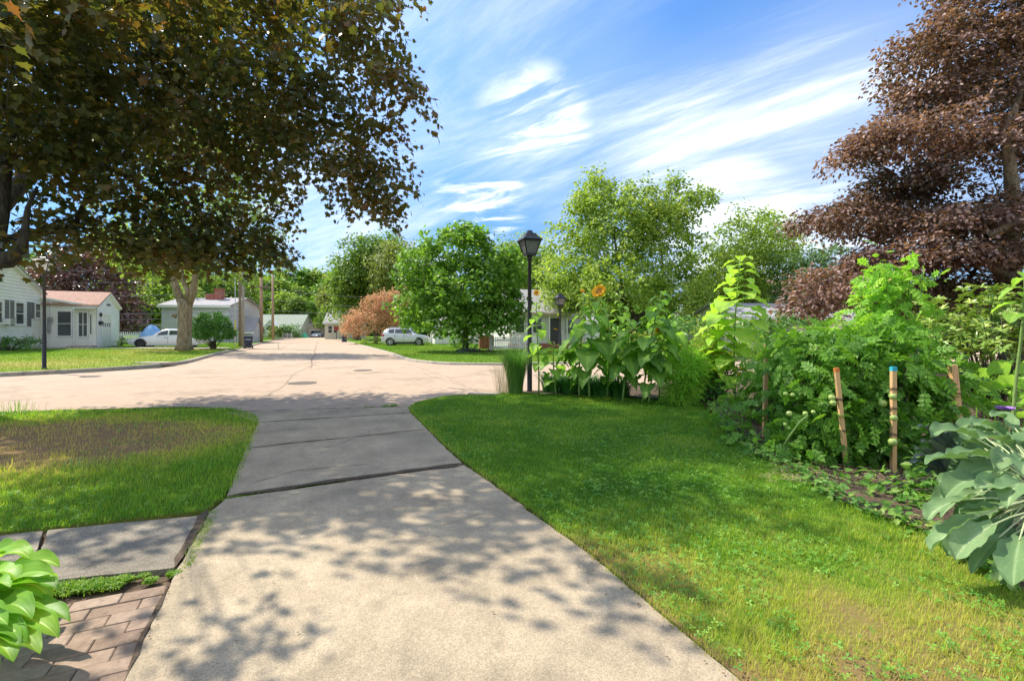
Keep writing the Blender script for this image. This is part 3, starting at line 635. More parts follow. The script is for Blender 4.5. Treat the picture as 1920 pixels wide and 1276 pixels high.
def make_tree(name, base, lobes, lmat, bmat, tmpl, size, dens=1.2, per=14, sr=.55, trunk_r=.3, fork=None, label=None, cat='tree', group=None, sub=10, twig=.012, trunk_name='trunk', crown_name='crown', limbs=True, trunk_pts=None, sides=12, **kw):
    base = np.array(base, float); e = empty(name, tuple(base), 0, label, cat, group)
    g = Geo(); cents = foliage(g, lobes, tmpl, size, dens, per, sr, **kw)
    g.build(crown_name, lmat, e, base)
    t = Geo()
    if limbs:
        fork = np.array(fork if fork is not None else base + np.array((0, 0, 2.2)), float)
        pts = trunk_pts or [base - np.array((0, 0, .1)), base + np.array((0, 0, .12)), base * .7 + fork * .3, base * .35 + fork * .65, fork]
        m = len(pts); t.tube(pts, [trunk_r * (1.30 if i == 0 else 1.12 if i == 1 else 1.0 - .22 * (i - 1) / (m - 1)) for i in range(m)], sides, wob=.05)
        order = sorted(range(len(lobes)), key=lambda i: np.linalg.norm(cents[i][0] - fork)); nodes = [(fork - np.array((0, 0, trunk_r * .4)), trunk_r * .72, 0.0)]
        for i in order:      # each limb grows from the nearest limb already there, so the crown branches like a tree
            c, P = cents[i]; lb = lobes[i]
            w_ = [np.linalg.norm(c - n_[0]) + .45 * n_[2] for n_ in nodes]; j = int(np.argmin(w_)); p_, r_, l_ = nodes[j]
            r0 = r_ * .72 * (1 if (len(lb) < 4 or lb[3] >= 1) else .35 + .3 * lb[3]); r1 = max(r0 * .55, twig * 1.5); ps = limb(t, p_, c, r0, r1, .16); nodes.append((np.array(ps[-1]), r1, l_ + np.linalg.norm(c - p_))); nodes.append((np.array(ps[3]), (r0 + r1) / 2, l_ + .5 * np.linalg.norm(c - p_))); rr = r1 * 1.6
            k = min(sub, len(P))
            for q in P[rng.choice(len(P), k, replace=False)]:
                s_ = ps[rng.integers(2, len(ps))]; limb(t, s_, q, rr * .25 + twig * .6, twig * .5, .12, 4, 5)
    else:
        for (c, P), lb in zip(cents, lobes):
            k = min(sub, len(P))
            for q in P[rng.choice(len(P), k, replace=False)]:
                b0 = base + rng.normal(0, .06, 3) * np.array((1, 1, 0)); limb(t, b0, q, twig * 1.6, twig * .5, .10, 5, 5)
    if t.V: t.build(trunk_name, bmat, e, base, smooth=True)
    return e
def LB(px, py, Y, rx, ry, dz=None, t=0.0, d=1.0):     # a crown lobe whose middle is seen at px,py, Y metres off
    c = wp(px, py, Y); k = Y / F; return (c, (rx * k, (dz if dz is not None else rx * k), ry * k), t, d)

OAKG = leafmat('mid_green_leaf', [(.06, .12, .020), (.11, .20, .030), (.19, .30, .045), (.30, .40, .08)], .40)
LIGHTG = leafmat('light_green_leaf', [(.10, .17, .03), (.19, .29, .045), (.31, .42, .07), (.48, .52, .13)], .42)
MAPLEG = leafmat('fresh_maple_leaf', [(.06, .14, .016), (.11, .24, .028), (.20, .36, .04), (.32, .46, .06)], .42)
OLIVEG = leafmat('olive_leaf', [(.07, .11, .025), (.14, .20, .045), (.25, .30, .07), (.36, .34, .11)], .40)
BLUEG = leafmat('blue_green_leaf', [(.07, .13, .05), (.13, .22, .08), (.22, .32, .12)], .40)
BEECH = leafmat('copper_leaf', [(.06, .040, .030), (.14, .080, .065), (.24, .145, .12), (.38, .27, .24)], .25, .32, 1.3, .5, (1, .5, .3))
RUST = leafmat('rusty_pink_leaf', [(.28, .27, .09), (.50, .35, .19), (.66, .40, .26), (.76, .50, .36)], .35, .6, 1.2, .2, (1, .8, .6))
BRONZE = leafmat('bronze_maple_leaf', [(.032, .058, .018), (.065, .095, .024), (.11, .115, .030), (.14, .095, .030), (.20, .095, .045)], .48, .36, 2.1, .5, (1.0, .80, .30))
TOPIARY = leafmat('clipped_yew_leaf', [(.035, .12, .015), (.07, .20, .025), (.13, .30, .04)], .25)
HEDGE = leafmat('hedge_leaf', [(.05, .13, .025), (.10, .23, .04), (.18, .34, .06)], .3)
DIA, OVAL, LONG, MAPLE, TOM = leaf_diamond(), leaf_oval(), leaf_long(), leaf_maple(), leaf_tomato()

# the big bronze maple over the near verge, trunk just left of the picture
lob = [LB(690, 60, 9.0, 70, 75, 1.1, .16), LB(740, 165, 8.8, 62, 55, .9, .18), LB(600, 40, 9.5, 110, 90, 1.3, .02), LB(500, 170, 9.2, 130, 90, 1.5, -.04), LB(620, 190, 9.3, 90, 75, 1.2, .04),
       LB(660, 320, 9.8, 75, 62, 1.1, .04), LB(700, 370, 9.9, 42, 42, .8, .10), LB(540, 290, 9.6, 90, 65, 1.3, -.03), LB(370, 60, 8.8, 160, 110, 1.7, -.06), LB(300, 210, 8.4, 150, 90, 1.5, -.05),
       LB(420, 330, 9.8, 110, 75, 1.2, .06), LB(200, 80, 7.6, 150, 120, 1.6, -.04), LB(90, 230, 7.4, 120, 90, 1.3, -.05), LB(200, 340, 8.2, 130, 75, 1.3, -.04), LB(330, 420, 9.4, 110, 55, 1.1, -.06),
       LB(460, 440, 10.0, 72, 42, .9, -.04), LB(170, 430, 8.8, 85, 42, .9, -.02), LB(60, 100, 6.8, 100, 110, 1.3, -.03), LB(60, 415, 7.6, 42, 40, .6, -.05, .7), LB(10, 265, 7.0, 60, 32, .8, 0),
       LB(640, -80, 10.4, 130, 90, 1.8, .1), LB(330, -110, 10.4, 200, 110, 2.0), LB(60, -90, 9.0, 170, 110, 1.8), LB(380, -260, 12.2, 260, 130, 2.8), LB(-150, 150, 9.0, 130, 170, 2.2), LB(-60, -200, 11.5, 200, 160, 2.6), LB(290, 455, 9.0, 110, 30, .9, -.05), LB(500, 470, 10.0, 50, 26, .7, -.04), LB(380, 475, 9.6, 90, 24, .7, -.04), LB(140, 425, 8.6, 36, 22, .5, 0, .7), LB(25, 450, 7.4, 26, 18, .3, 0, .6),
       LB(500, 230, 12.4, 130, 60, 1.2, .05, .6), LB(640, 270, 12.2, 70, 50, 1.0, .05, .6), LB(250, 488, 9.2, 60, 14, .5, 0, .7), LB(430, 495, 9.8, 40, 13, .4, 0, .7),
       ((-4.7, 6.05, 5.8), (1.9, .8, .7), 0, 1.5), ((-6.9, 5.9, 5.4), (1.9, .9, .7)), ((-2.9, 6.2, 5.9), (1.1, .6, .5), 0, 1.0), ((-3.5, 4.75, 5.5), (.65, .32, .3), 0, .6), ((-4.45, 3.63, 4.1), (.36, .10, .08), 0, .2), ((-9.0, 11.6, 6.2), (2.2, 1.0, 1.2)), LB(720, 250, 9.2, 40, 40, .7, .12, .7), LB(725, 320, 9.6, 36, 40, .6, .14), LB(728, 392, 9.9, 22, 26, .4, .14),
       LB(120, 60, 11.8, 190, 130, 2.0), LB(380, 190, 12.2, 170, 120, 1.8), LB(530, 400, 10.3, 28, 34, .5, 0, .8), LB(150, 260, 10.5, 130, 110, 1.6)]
MB = (-9.6, 7.9, 0.0)
tb = make_tree('maple_tree', MB, lob, BRONZE, BARKD, MAPLE, .120, dens=3.0, per=27, sr=.46, trunk_r=.34, fork=(-9.3, 8.0, 3.0), sub=4, twig=.006,
    label='large bronze and green maple overhanging the near verge and filling the upper left', flat=.28, up=.62, shell=.30, under=-.8, leafjit=.5, droop=.35, tint=.42)
# heavy limbs that enter the picture at the left edge
g = Geo()
limb(g, (-9.2, 7.9, 2.6), wp(-40, 150, 7.0), .26, .22, .05); limb(g, wp(-40, 150, 7.0), wp(50, -120, 7.4), .20, .17, .02)
g.tube([wp(-70, 500, 7.4), wp(-20, 485, 7.3), wp(15, 487, 7.3), wp(40, 470, 7.3), wp(47, 430, 7.35), wp(52, 390, 7.4), wp(70, 350, 7.5)], [.20, .17, .125, .085, .05, .035, .02], 10, wob=.05)
g.tube([wp(-10, 470, 7.4), wp(2, 400, 7.5), wp(8, 340, 7.6), wp(14, 280, 7.8), wp(60, 160, 8.0)], [.11, .10, .09, .08, .06], 10, wob=.05)
g.tube([(-9.4, 8, .8), (-9.0, 7.8, 1.9), tuple(wp(-75, 505, 7.45))], [.3, .26, .20], 10)
g.build('limb', BARKD, tb, MB, smooth=True)

# big tree across the street, forked trunk
B = gp(345, 655, .28); Bz = float(zA(np.array([B]))[0]); Yb = 29.5
B3 = wp(345, 650, Yb); B3[2] = Bz - .02
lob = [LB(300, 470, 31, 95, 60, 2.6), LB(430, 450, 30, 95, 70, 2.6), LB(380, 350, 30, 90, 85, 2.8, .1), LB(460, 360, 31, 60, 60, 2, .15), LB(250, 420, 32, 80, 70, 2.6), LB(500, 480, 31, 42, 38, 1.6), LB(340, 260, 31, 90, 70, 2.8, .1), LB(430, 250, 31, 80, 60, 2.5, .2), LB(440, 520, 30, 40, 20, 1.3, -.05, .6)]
e = make_tree('shade_tree', B3, lob, LIGHTG, BARKL, DIA, .22, dens=1.3, per=16, sr=.55, trunk_r=.40, fork=wp(345, 600, Yb), sub=0, twig=.02, limbs=False,
    label='big old tree with thick pale trunk that forks in two, beside the parked white sedan', flat=.3, up=.5, tint=.45)
t = Geo()
t.tube([wp(345, 656, Yb), wp(345, 645, Yb), wp(346, 625, Yb), wp(347, 600, Yb), wp(347, 575, Yb), wp(346, 560, Yb)], [.54, .42, .36, .38, .42, .34], 16, wob=.05)
t.tube([wp(342, 572, Yb), wp(332, 545, Yb), wp(322, 515, Yb), wp(316, 480, Yb), wp(310, 430, 30)], [.25, .22, .19, .16, .10], 12, wob=.06)
t.tube([wp(352, 572, Yb), wp(362, 545, Yb), wp(366, 515, Yb), wp(380, 470, Yb), wp(400, 400, 30), wp(432, 330, 30.5)], [.25, .22, .18, .14, .10, .05], 12, wob=.06)
t.tube([wp(350, 560, Yb - .2), wp(352, 545, Yb - .2), wp(342, 525, Yb), wp(340, 500, Yb)], [.12, .14, .13, .10], 9, wob=.08)
t.tube([wp(330, 592, Yb - .3), wp(322, 591, Yb - .5)], [.13, .09], 9, wob=.1)
for q in ((250, 400), (290, 440), (360, 350), (450, 300), (470, 390), (510, 400), (530, 430), (500, 470), (400, 470), (280, 480), (420, 500), (440, 380)):
    limb(t, wp(*( (318, 480) if q[0] < 345 else (385, 455)), Yb), wp(q[0], q[1], 30), .10, .02, .15)
for i in range(26):
    a = wp(rng.uniform(470, 530), rng.uniform(380, 470), 30.3); limb(t, a - np.array((.9, 0, .6)), a + rng.normal(0, .5, 3), .025, .006, .2, 4, 4)
t.build('trunk', BARKL, e, B3, smooth=True)

def simple_tree(name, px, Y, z0, lobes, lm, bm, size, dens, per, sr, tr, fz, label, tmpl=DIA, group=None, **kw):
    b = np.array(((px - 960) / F * Y, Y, z0)); return make_tree(name, b, lobes, lm, bm, tmpl, size, dens, per, sr, tr, fork=b + np.array((0, 0, fz)), label=label, group=group, **kw)
# copper beech behind the white garage
lob = [LB(180, 540, 44, 75, 55, 3.5), LB(130, 530, 43, 60, 60, 3), LB(215, 580, 43, 48, 35, 2.6), LB(150, 590, 42, 60, 30, 3), LB(170, 490, 45, 55, 45, 3), LB(240, 605, 42, 30, 18, 1.6)]
simple_tree('copper_beech_tree', 150, 44, .3, lob, BEECH, BARK, .30, 1.3, 22, .8, .3, 2.2, 'dark purple copper beech behind the garage of the white house', tint=.45, flat=.2, up=.75)
# greens beyond, left
def spread(pxc, pyc, Y, w_, h_, n, r=.5, dz=None, rs=None):
    rs = rs or rng; L = []
    for i in range(n):
        a = rs.uniform(0, 6.283); q = rs.uniform(0, 1) ** .5 * (1 - r * .6)
        L.append(LB(pxc + w_ * q * math.cos(a), pyc + h_ * q * math.sin(a), Y + rs.uniform(-1, 1) * (dz or 1.5), w_ * r * rs.uniform(.7, 1.2), h_ * r * rs.uniform(.7, 1.15), None, rs.normal(0, .05)))
    return L
BG = [(60, 540, 62, 60, 70, OAKG, 'green tree whose top shows over the ridge of the white gabled house'),
      (270, 560, 56, 75, 62, LIGHTG, 'light green tree right of the copper beech'), (330, 540, 66, 60, 70, OAKG, 'green tree behind the two storey grey house'),
      (225, 500, 60, 60, 60, LIGHTG, 'yellow green tree rising above the copper beech'),
      (415, 560, 74, 48, 46, OAKG, 'round green tree between the grey house chimney and the utility poles'),
      (455, 545, 78, 38, 42, LIGHTG, 'light tree just behind the thin utility pole'),
      (672, 538, 66, 56, 74, OAKG, 'tall oak like tree right of the far garage, above the cream house'),
      (625, 552, 73, 22, 34, OLIVEG, 'yellow green tree leaning over the cream house corner'),
      (705, 500, 64, 52, 62, OAKG, 'tall uneven green tree behind the rusty pink tree'),
      (760, 510, 60, 50, 55, OLIVEG, 'olive green tree left behind the young maple'),
      (960, 500, 52, 48, 68, LIGHTG, 'tree with open crown right behind the near lamp post'),
      (1010, 520, 56, 36, 52, OAKG, 'green tree between the lamp post and the tall pale maple'),
      (1405, 480, 40, 78, 92, LIGHTG, 'wind tossed green tree right of the tall pale maple'),
      (1360, 560, 44, 70, 60, OLIVEG, 'low olive tree in the gap between the two pale trees'),
      (1530, 530, 36, 85, 75, BLUEG, 'blue green feathery tree between the pale trees and the red maple'),
      (1620, 560, 34, 70, 60, LIGHTG, 'light green tree showing through below the red maple')]
for (px, py, Y, rx, ry, m_, lab) in BG:
    n = 9; L = spread(px, py, Y, rx * 1.15, ry * 1.1, n, .58, rx / F * Y * .5)
    bx = (px - 960) / F * Y
    simple_tree('leafy_tree', px + (40 if px == 625 else 0), Y, .1, L, m_, BARK, .30 * Y / 50, .85 * (50 / Y) ** 1.3, 22, .8 * Y / 50, .28, 2.6, lab, group='green trees behind the houses', tint=.5, sub=3, flat=.25, lobeNoise=.24)
# rusty tree
lob = [LB(690, 600, 50, 42, 34, 2.2), LB(735, 590, 51, 36, 40, 2.2), LB(715, 570, 51, 38, 26, 2), LB(665, 608, 49, 24, 24, 1.5), LB(745, 560, 52, 20, 20, 1.2)]
simple_tree('smoke_tree', 705, 50, 0, lob, RUST, BARK, .20, 2.0, 22, .5, .14, .9, 'rusty pink smoke tree behind the silver car', tint=.5, sub=6)
# young maple on the right lawn
YM = 31.0; zb = .10
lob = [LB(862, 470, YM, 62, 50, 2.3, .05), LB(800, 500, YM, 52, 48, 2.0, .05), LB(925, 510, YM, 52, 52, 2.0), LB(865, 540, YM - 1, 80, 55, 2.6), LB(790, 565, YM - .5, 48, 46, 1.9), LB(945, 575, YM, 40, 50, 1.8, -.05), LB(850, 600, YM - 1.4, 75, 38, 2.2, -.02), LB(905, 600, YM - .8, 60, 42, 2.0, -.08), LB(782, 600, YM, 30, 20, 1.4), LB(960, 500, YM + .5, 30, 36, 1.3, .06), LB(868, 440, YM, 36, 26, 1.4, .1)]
simple_tree('young_maple_tree', 873, YM, zb, lob, MAPLEG, BARK, .24, 2.0, 20, .50, .20, 1.5, 'round bright green young maple on the lawn across the street', tmpl=MAPLE, tint=.45, flat=.28, under=-.6)
# tall pale silver maple
YS = 38
lob = [LB(1150, 430, YS, 95, 70, 3.6), LB(1075, 500, YS, 62, 75, 2.8), LB(1240, 470, YS, 85, 75, 3.2, .03), LB(1150, 540, YS - 2, 130, 60, 4), LB(1110, 390, YS, 48, 55, 2.0, .05), LB(1200, 385, YS, 50, 40, 2), LB(1275, 385, YS, 46, 30, 1.8), LB(1310, 370, YS, 30, 18, 1.2), LB(1130, 345, YS, 22, 28, .9, .05), LB(1085, 380, YS, 22, 30, .9), LB(1265, 350, YS, 22, 24, .9), LB(1290, 560, YS - 1, 60, 60, 2.6, -.06), LB(1060, 570, YS, 40, 50, 2.0), LB(1230, 420, YS - 1, 60, 40, 2, .1)]
e = simple_tree('silver_maple_tree', 1190, YS, 0, lob, LIGHTG, BARK, .27, 1.6, 22, .62, .40, 2.6, 'tall pale green maple with wispy windblown top, behind the sunflowers', tint=.55, lobeNoise=.28, sub=6)
t = Geo()
for i in range(34):
    a = wp(rng.uniform(1150, 1290), rng.uniform(360, 400), YS); limb(t, a, a + np.array((rng.normal(.15, .5), 0, rng.uniform(.8, 2.3))), .02, .005, .1, 4, 4)
t.build('twigs', BARK, e, e.location)
# big red maple at the right edge
YR = 16.0
RED = leafmat('purple_maple_leaf', [(.055, .060, .028), (.11, .078, .048), (.24, .15, .13), (.40, .275, .25), (.50, .32, .23)], .30, .42, 1.6, .35, (1, .8, .35))
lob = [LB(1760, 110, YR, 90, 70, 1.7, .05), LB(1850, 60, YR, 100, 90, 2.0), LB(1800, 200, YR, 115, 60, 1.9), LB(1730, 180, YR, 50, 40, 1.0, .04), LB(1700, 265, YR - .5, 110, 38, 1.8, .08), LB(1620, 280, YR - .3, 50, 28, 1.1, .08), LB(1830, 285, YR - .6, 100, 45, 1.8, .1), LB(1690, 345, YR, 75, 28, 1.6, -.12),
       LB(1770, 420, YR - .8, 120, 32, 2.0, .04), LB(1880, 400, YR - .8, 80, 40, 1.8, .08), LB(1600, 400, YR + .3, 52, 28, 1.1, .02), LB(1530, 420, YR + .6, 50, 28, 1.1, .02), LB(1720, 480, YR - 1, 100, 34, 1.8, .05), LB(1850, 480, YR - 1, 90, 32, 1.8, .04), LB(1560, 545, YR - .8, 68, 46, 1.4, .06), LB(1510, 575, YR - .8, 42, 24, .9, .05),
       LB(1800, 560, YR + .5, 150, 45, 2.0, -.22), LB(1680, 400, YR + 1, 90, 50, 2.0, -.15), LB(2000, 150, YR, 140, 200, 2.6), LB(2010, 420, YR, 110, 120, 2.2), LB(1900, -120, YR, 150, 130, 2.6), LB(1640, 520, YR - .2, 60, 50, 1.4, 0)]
e = simple_tree('purple_maple_tree', 1900, YR + .6, 0, lob, RED, BARKD, .140, 6.6, 24, .46, .36, 2.8, 'huge reddish purple maple filling the right edge above the vegetable bed', tmpl=OVAL, tint=.42, flat=.18, up=.82, droop=.5, lobeNoise=.25, sub=3, under=-.5)
t = Geo()
t.tube([wp(1895, 620, YR + .3), wp(1890, 500, YR - .2), wp(1900, 380, YR - 1.0), wp(1892, 300, YR - 1.6), wp(1885, 250, YR - 1.6), wp(1915, 170, YR - 1.2)], [.40, .32, .20, .14, .12, .08], 12, wob=.05)
t.tube([wp(1880, 430, YR - 2.0), wp(1850, 445, YR - 2.3), wp(1905, 415, YR - 2.1), wp(1960, 390, YR - 1.5)][::-1], [.16, .14, .12, .05], 9, wob=.06)
t.tube([wp(1890, 520, YR - .4), wp(1850, 490, YR - 1.5), wp(1790, 460, YR - 1.8)], [.2, .14, .07], 9)
for i in range(30):
    a = wp(rng.uniform(1590, 1640), rng.uniform(300, 345), YR - .3); limb(t, wp(1680, 330, YR), a + rng.normal(0, .15, 3), .02, .004, .2, 5, 4)
t.build('limb', BARKL, e, e.location, smooth=True)

# far woodland: three crowns, copied
protos = []
for k, m_ in enumerate((OAKG, LIGHTG, MAPLEG)):
    rs = np.random.default_rng(50 + k); L = []
    for i in range(15):
        a = rs.uniform(0, 6.28); q = rs.uniform(0, 3.0); L.append(((q * math.cos(a), q * math.sin(a), rs.uniform(1.2, 10.8)), (rs.uniform(1.7, 2.9),) * 2 + (rs.uniform(1.4, 2.4),), rs.normal(0, .06)))
    protos.append(make_tree('woodland_tree', (0, 0, 0), L, m_, BARK, DIA, .52, .62, 20, 1.0, .25, fork=(0, 0, 2.5), sub=2, tint=.42, lobeNoise=.25,
       label=None, group='trees of the far woodland'))
wl = ['dark green tree in the wooded hill beyond the end of the road', 'pale green tree in the wooded hill beyond the end of the road', 'fresh green tree in the wooded hill beyond the end of the road']
spots = []
rs = np.random.default_rng(5)
for px in np.arange(-60, 800, 26): spots.append((px + rs.uniform(-9, 9), rs.uniform(104, 118), rs.uniform(.85, 1.15)))
for px in np.arange(380, 800, 30): spots.append((px + rs.uniform(-9, 9), rs.uniform(122, 136), rs.uniform(1.25, 1.5)))
for px in (475, 500, 535, 560, 590, 600, 625): spots.append((px, rs.uniform(97, 101), rs.uniform(.5, .8)))
for px in np.arange(800, 1960, 62): spots.append((px + rs.uniform(-14, 14), rs.uniform(62, 80), rs.uniform(.62, .85)))
for i, (px, Y, s) in enumerate(spots):
    k = rs.integers(0, 3); o = protos[k]
    if i < 3: k = i; o = protos[i]
    else: o = copy_tree(protos[k])
    tag(o, wl[k] if px < 800 else wl[k].replace('in the wooded hill beyond the end of the road', 'of the tree belt behind the houses on the right'), 'tree')
    if px < 640 and 97 <= Y < 103: tag(o, wl[k].replace('in the wooded hill beyond', 'low at the foot of the wood at'))
    o.location = ((px - 960) / F * Y, Y, -.1); o.scale = (s * 1.15, s * 1.15, s); o.rotation_euler[2] = rs.uniform(0, 6.28)

# shrubs
def bush(name, px, Y, z0, lobes, lm, size, dens, per, sr, label, tmpl=DIA, cat='shrub', group=None, **kw):
    b = np.array(((px - 960) / F * Y, Y, z0)); kw.setdefault('tint', .45); kw.setdefault('sub', 8)
    return make_tree(name, b, lobes, lm, BARK, tmpl, size, dens, per, sr, .05, label=label, cat=cat, group=group, limbs=False, trunk_name='stems', crown_name='foliage', **kw)
YT = 33.5; zt = float(zA(np.array([((400 - 960) / F * YT, YT)]))[0])
bush('topiary_shrub', 400, YT, zt, [LB(398, 618, YT, 34, 24, None, 0), LB(397, 606, YT, 30, 22), LB(400, 624, YT, 36, 14)], TOPIARY, .10, 9, 26, .20, 'large clipped dome shaped evergreen shrub beside the tree trunk', shell=.86, lobeNoise=.03, under=-.7, up=.1)
g = Geo(); b = wp(400, 640, YT); g.tube([(b[0], b[1], zt - .05), (b[0], b[1], zt + .6)], [.20, .16], 9); g.build('trunk', BARKD, bpy.data.objects['topiary_shrub'], bpy.data.objects['topiary_shrub'].location)
YH = 27.5
bush('foundation_hedge', 20, YH, .3, [LB(15, 643, YH, 30, 12, .7), LB(50, 642, YH, 24, 12, .7), LB(-20, 644, YH, 28, 13, .7)], HEDGE, .10, 7, 20, .2, 'low dark green hedge under the windows of the white house', cat='hedge')
bush('garage_shrub', 228, 36, .3, [LB(228, 640, 36, 7, 8, .4)], LIGHTG, .10, 9, 18, .15, 'small pale bush at the right corner of the white garage')
bush('round_shrub', 858, 37, 0, [LB(858, 637, 37, 16, 15, .7)], MAPLEG, .12, 7, 20, .22, 'round light green bush left of the young maple trunk')
bush('low_shrub', 683, 46, 0, [LB(683, 642, 46, 9, 6, .5)], LIGHTG, .12, 7, 18, .2, 'low shrub under the rusty pink tree')
bush('dark_shrub', 706, 47, 0, [LB(706, 640, 47, 9, 9, .5)], OLIVEG, .12, 7, 18, .2, 'darker shrub left of the silver car')
for px, py, rx, ry, Y, m_, lab in ((478, 615, 14, 18, 84, HEDGE, 'dark bush left in front of the green roofed house'), (515, 622, 12, 12, 84, OLIVEG, 'bush between the two tall utility poles'), (548, 620, 15, 14, 86, HEDGE, 'trimmed dark bush by the right corner of the green roofed house'), (530, 621, 11, 11, 85, HEDGE, 'trimmed bush below the arched window gable'), (605, 600, 16, 20, 92, OAKG, 'dark green tree like bush behind the far garage'), (575, 600, 14, 22, 96, OAKG, 'bush behind the left side of the far garage')):
    bush('yard_shrub', px, Y, -.1, [LB(px, py, Y, rx, ry)], m_, .32, 1.6, 18, .5, lab, group='bushes at the end of the road')
HOSTA_S = leafmat('silvery_leaf', [(.10, .15, .11), (.18, .25, .18), (.26, .33, .26)], .2)
bush('hosta_ring', 878, 30.0, .1, [LB(868, 657, 29.7, 10, 3.2, .45), LB(886, 657, 29.7, 9, 3, .45), LB(878, 657, 29.2, 12, 3, .4)], HOSTA_S, .20, 9, 12, .2, 'ring of silvery low plants round the foot of the young maple', cat='plants')
bush('mulch_plants', 908, 30.5, .1, [LB(908, 658, 30, 20, 2.6, .6)], BEECH, .12, 6, 12, .2, 'low reddish plants in the mulch right of the young maple', cat='plants')
# ---------------------------------------------------------------- buildings
def L3(A, dv, a, z): return (A[0] + dv[0] * a, A[1] + dv[1] * a, z)
class Wall:      # a vertical plane through A along dv; n is its outward normal
    def __init__(s, A, dv, out=None):
        s.A = np.array(A, float); s.d = np.array(dv, float); n = np.array((s.d[1], -s.d[0])); s.n = n if n @ -s.A > 0 else -n
        if out is not None: s.n = np.array(out)
    def a(s, px): return on_line(px, s.A, s.d)
    def z(s, px, py):
        a = s.a(px); Y = s.A[1] + s.d[1] * a; return CAM + (H0 - py) / F * Y
    def P(s, a, z, o=0.0): p = s.A + s.d * a + s.n * o; return (p[0], p[1], z)
    def slab(s, g, a0, a1, z0, z1, o0, o1, tint=.5):
        V = [s.P(a, z, o) for o in (o0, o1) for z in (z0, z1) for a in (a0, a1)]
        return g.add(V, [(0, 2, 3, 1), (4, 5, 7, 6), (0, 1, 5, 4), (2, 6, 7, 3), (0, 4, 6, 2), (1, 3, 7, 5)], tint)
def siding(g, W, z0, ztop, rng_at, h=.15, vert=False):
    z = z0
    while z < ztop - .01:
        z1 = min(z + h, ztop); a0, a1 = rng_at(z); b0, b1 = rng_at(z1)
        if a1 - a0 > .05:
            V = [W.P(a0, z, .045), W.P(a1, z, .045), W.P(b1, z1, .004), W.P(b0, z1, .004), W.P(a0, z, 0), W.P(a1, z, 0)]
            g.add(V, [(0, 1, 2, 3), (4, 5, 1, 0)])
        z = z1
def window(W, a0, a1, z0, z1, parent, muntin=1, vm=0, org=None, name='window', glass=None, fw=.07, o=.06):
    g = Geo(); e = .005
    W.slab(g, a0 - fw, a1 + fw, z1, z1 + fw, 0, o + .03); W.slab(g, a0 - fw, a1 + fw, z0 - fw, z0, 0, o + .045)
    W.slab(g, a0 - fw, a0, z0, z1, 0, o + .028); W.slab(g, a1, a1 + fw, z0, z1, 0, o + .028)
    for i in range(1, muntin + 1): zc_ = z0 + (z1 - z0) * i / (muntin + 1); W.slab(g, a0, a1, zc_ - .02, zc_ + .02, 0, o + .018)
    for i in range(1, vm + 1): ac = a0 + (a1 - a0) * i / (vm + 1); W.slab(g, ac - .02, ac + .02, z0, z1, 0, o + .016)
    f = g.build(name, WHITE, parent, org)
    p = Geo(); W.slab(p, a0, a1, z0, z1, -.02, o - .012); p.build('pane', glass or GLASS, f, None if org is None else org); return f
def tri_wall(g, W, a0, a1, z0, ze, zr, ap=None, th=.12):
    ap = (a0 + a1) / 2 if ap is None else ap
    V = [W.P(a0, z0), W.P(a1, z0), W.P(a1, ze), W.P(ap, zr), W.P(a0, ze)]; V += [tuple(np.array(v) - np.array((*W.n, 0)) * th) for v in V]
    g.add(V, [(0, 1, 2, 3, 4), (9, 8, 7, 6, 5)] + [(i, 5 + i, 5 + (i + 1) % 5, (i + 1) % 5) for i in range(5)])
def roofslab(g, P, th=.10):
    P = [np.array(p, float) for p in P]; n = np.cross(P[1] - P[0], P[2] - P[0]); n /= np.linalg.norm(n); n = n if n[2] > 0 else -n
    V = [tuple(p + n * th) for p in P] + [tuple(p) for p in P]; k = len(P)
    g.add(V, [tuple(range(k)), tuple(range(k, 2 * k))[::-1]] + [(i, k + i, k + (i + 1) % k, (i + 1) % k) for i in range(k)])

# white corner house with enclosed porch and garage
Ag = np.array((-29.2, 33.0)); gz = .30
HO = (Ag[0], Ag[1], gz)
house = empty('white_house', HO, 0, 'white clapboard house with grey shutters, glassed porch and small attached garage at the left', 'house')
Wg = Wall(Ag, u2)                      # garage front
gw = 4.2; ze = 3.2; zr = 4.15
g = Geo(); tri_wall(g, Wg, 0, gw, gz - .3, ze, zr)
def rg(z):
    if z <= ze: return (0.0, gw)
    k = (z - ze) / (zr - ze) * gw / 2; return (k, gw - k)
siding(g, Wg, gz, zr, rg, .19)
# back volume of the garage
bk = [Ag - d_ * .12, Ag + u2 * gw - d_ * .12, Ag + u2 * gw - d_ * 6, Ag - d_ * 6]; g.prism([tuple(p) for p in bk], gz - .3, ze)
Wp = Wall(Ag - d_ * 0.0, -d_)          # porch front, facing the viewer
pw = 3.0
def zporch(a): return 3.15 + .55 * (a / pw) ** 1.0
V = [Wp.P(0, gz - .3, .02), Wp.P(pw, gz - .3, .02), Wp.P(pw, zporch(pw), .02), Wp.P(0, zporch(0), .02)]; g.add(V, [(0, 1, 2, 3)])
for i in range(15):
    a = pw * i / 15 + .04; Wp.slab(g, a, a + .17, gz - .1, zporch(a) - .02, .02, .035)
for a in (0.0, .06): pass
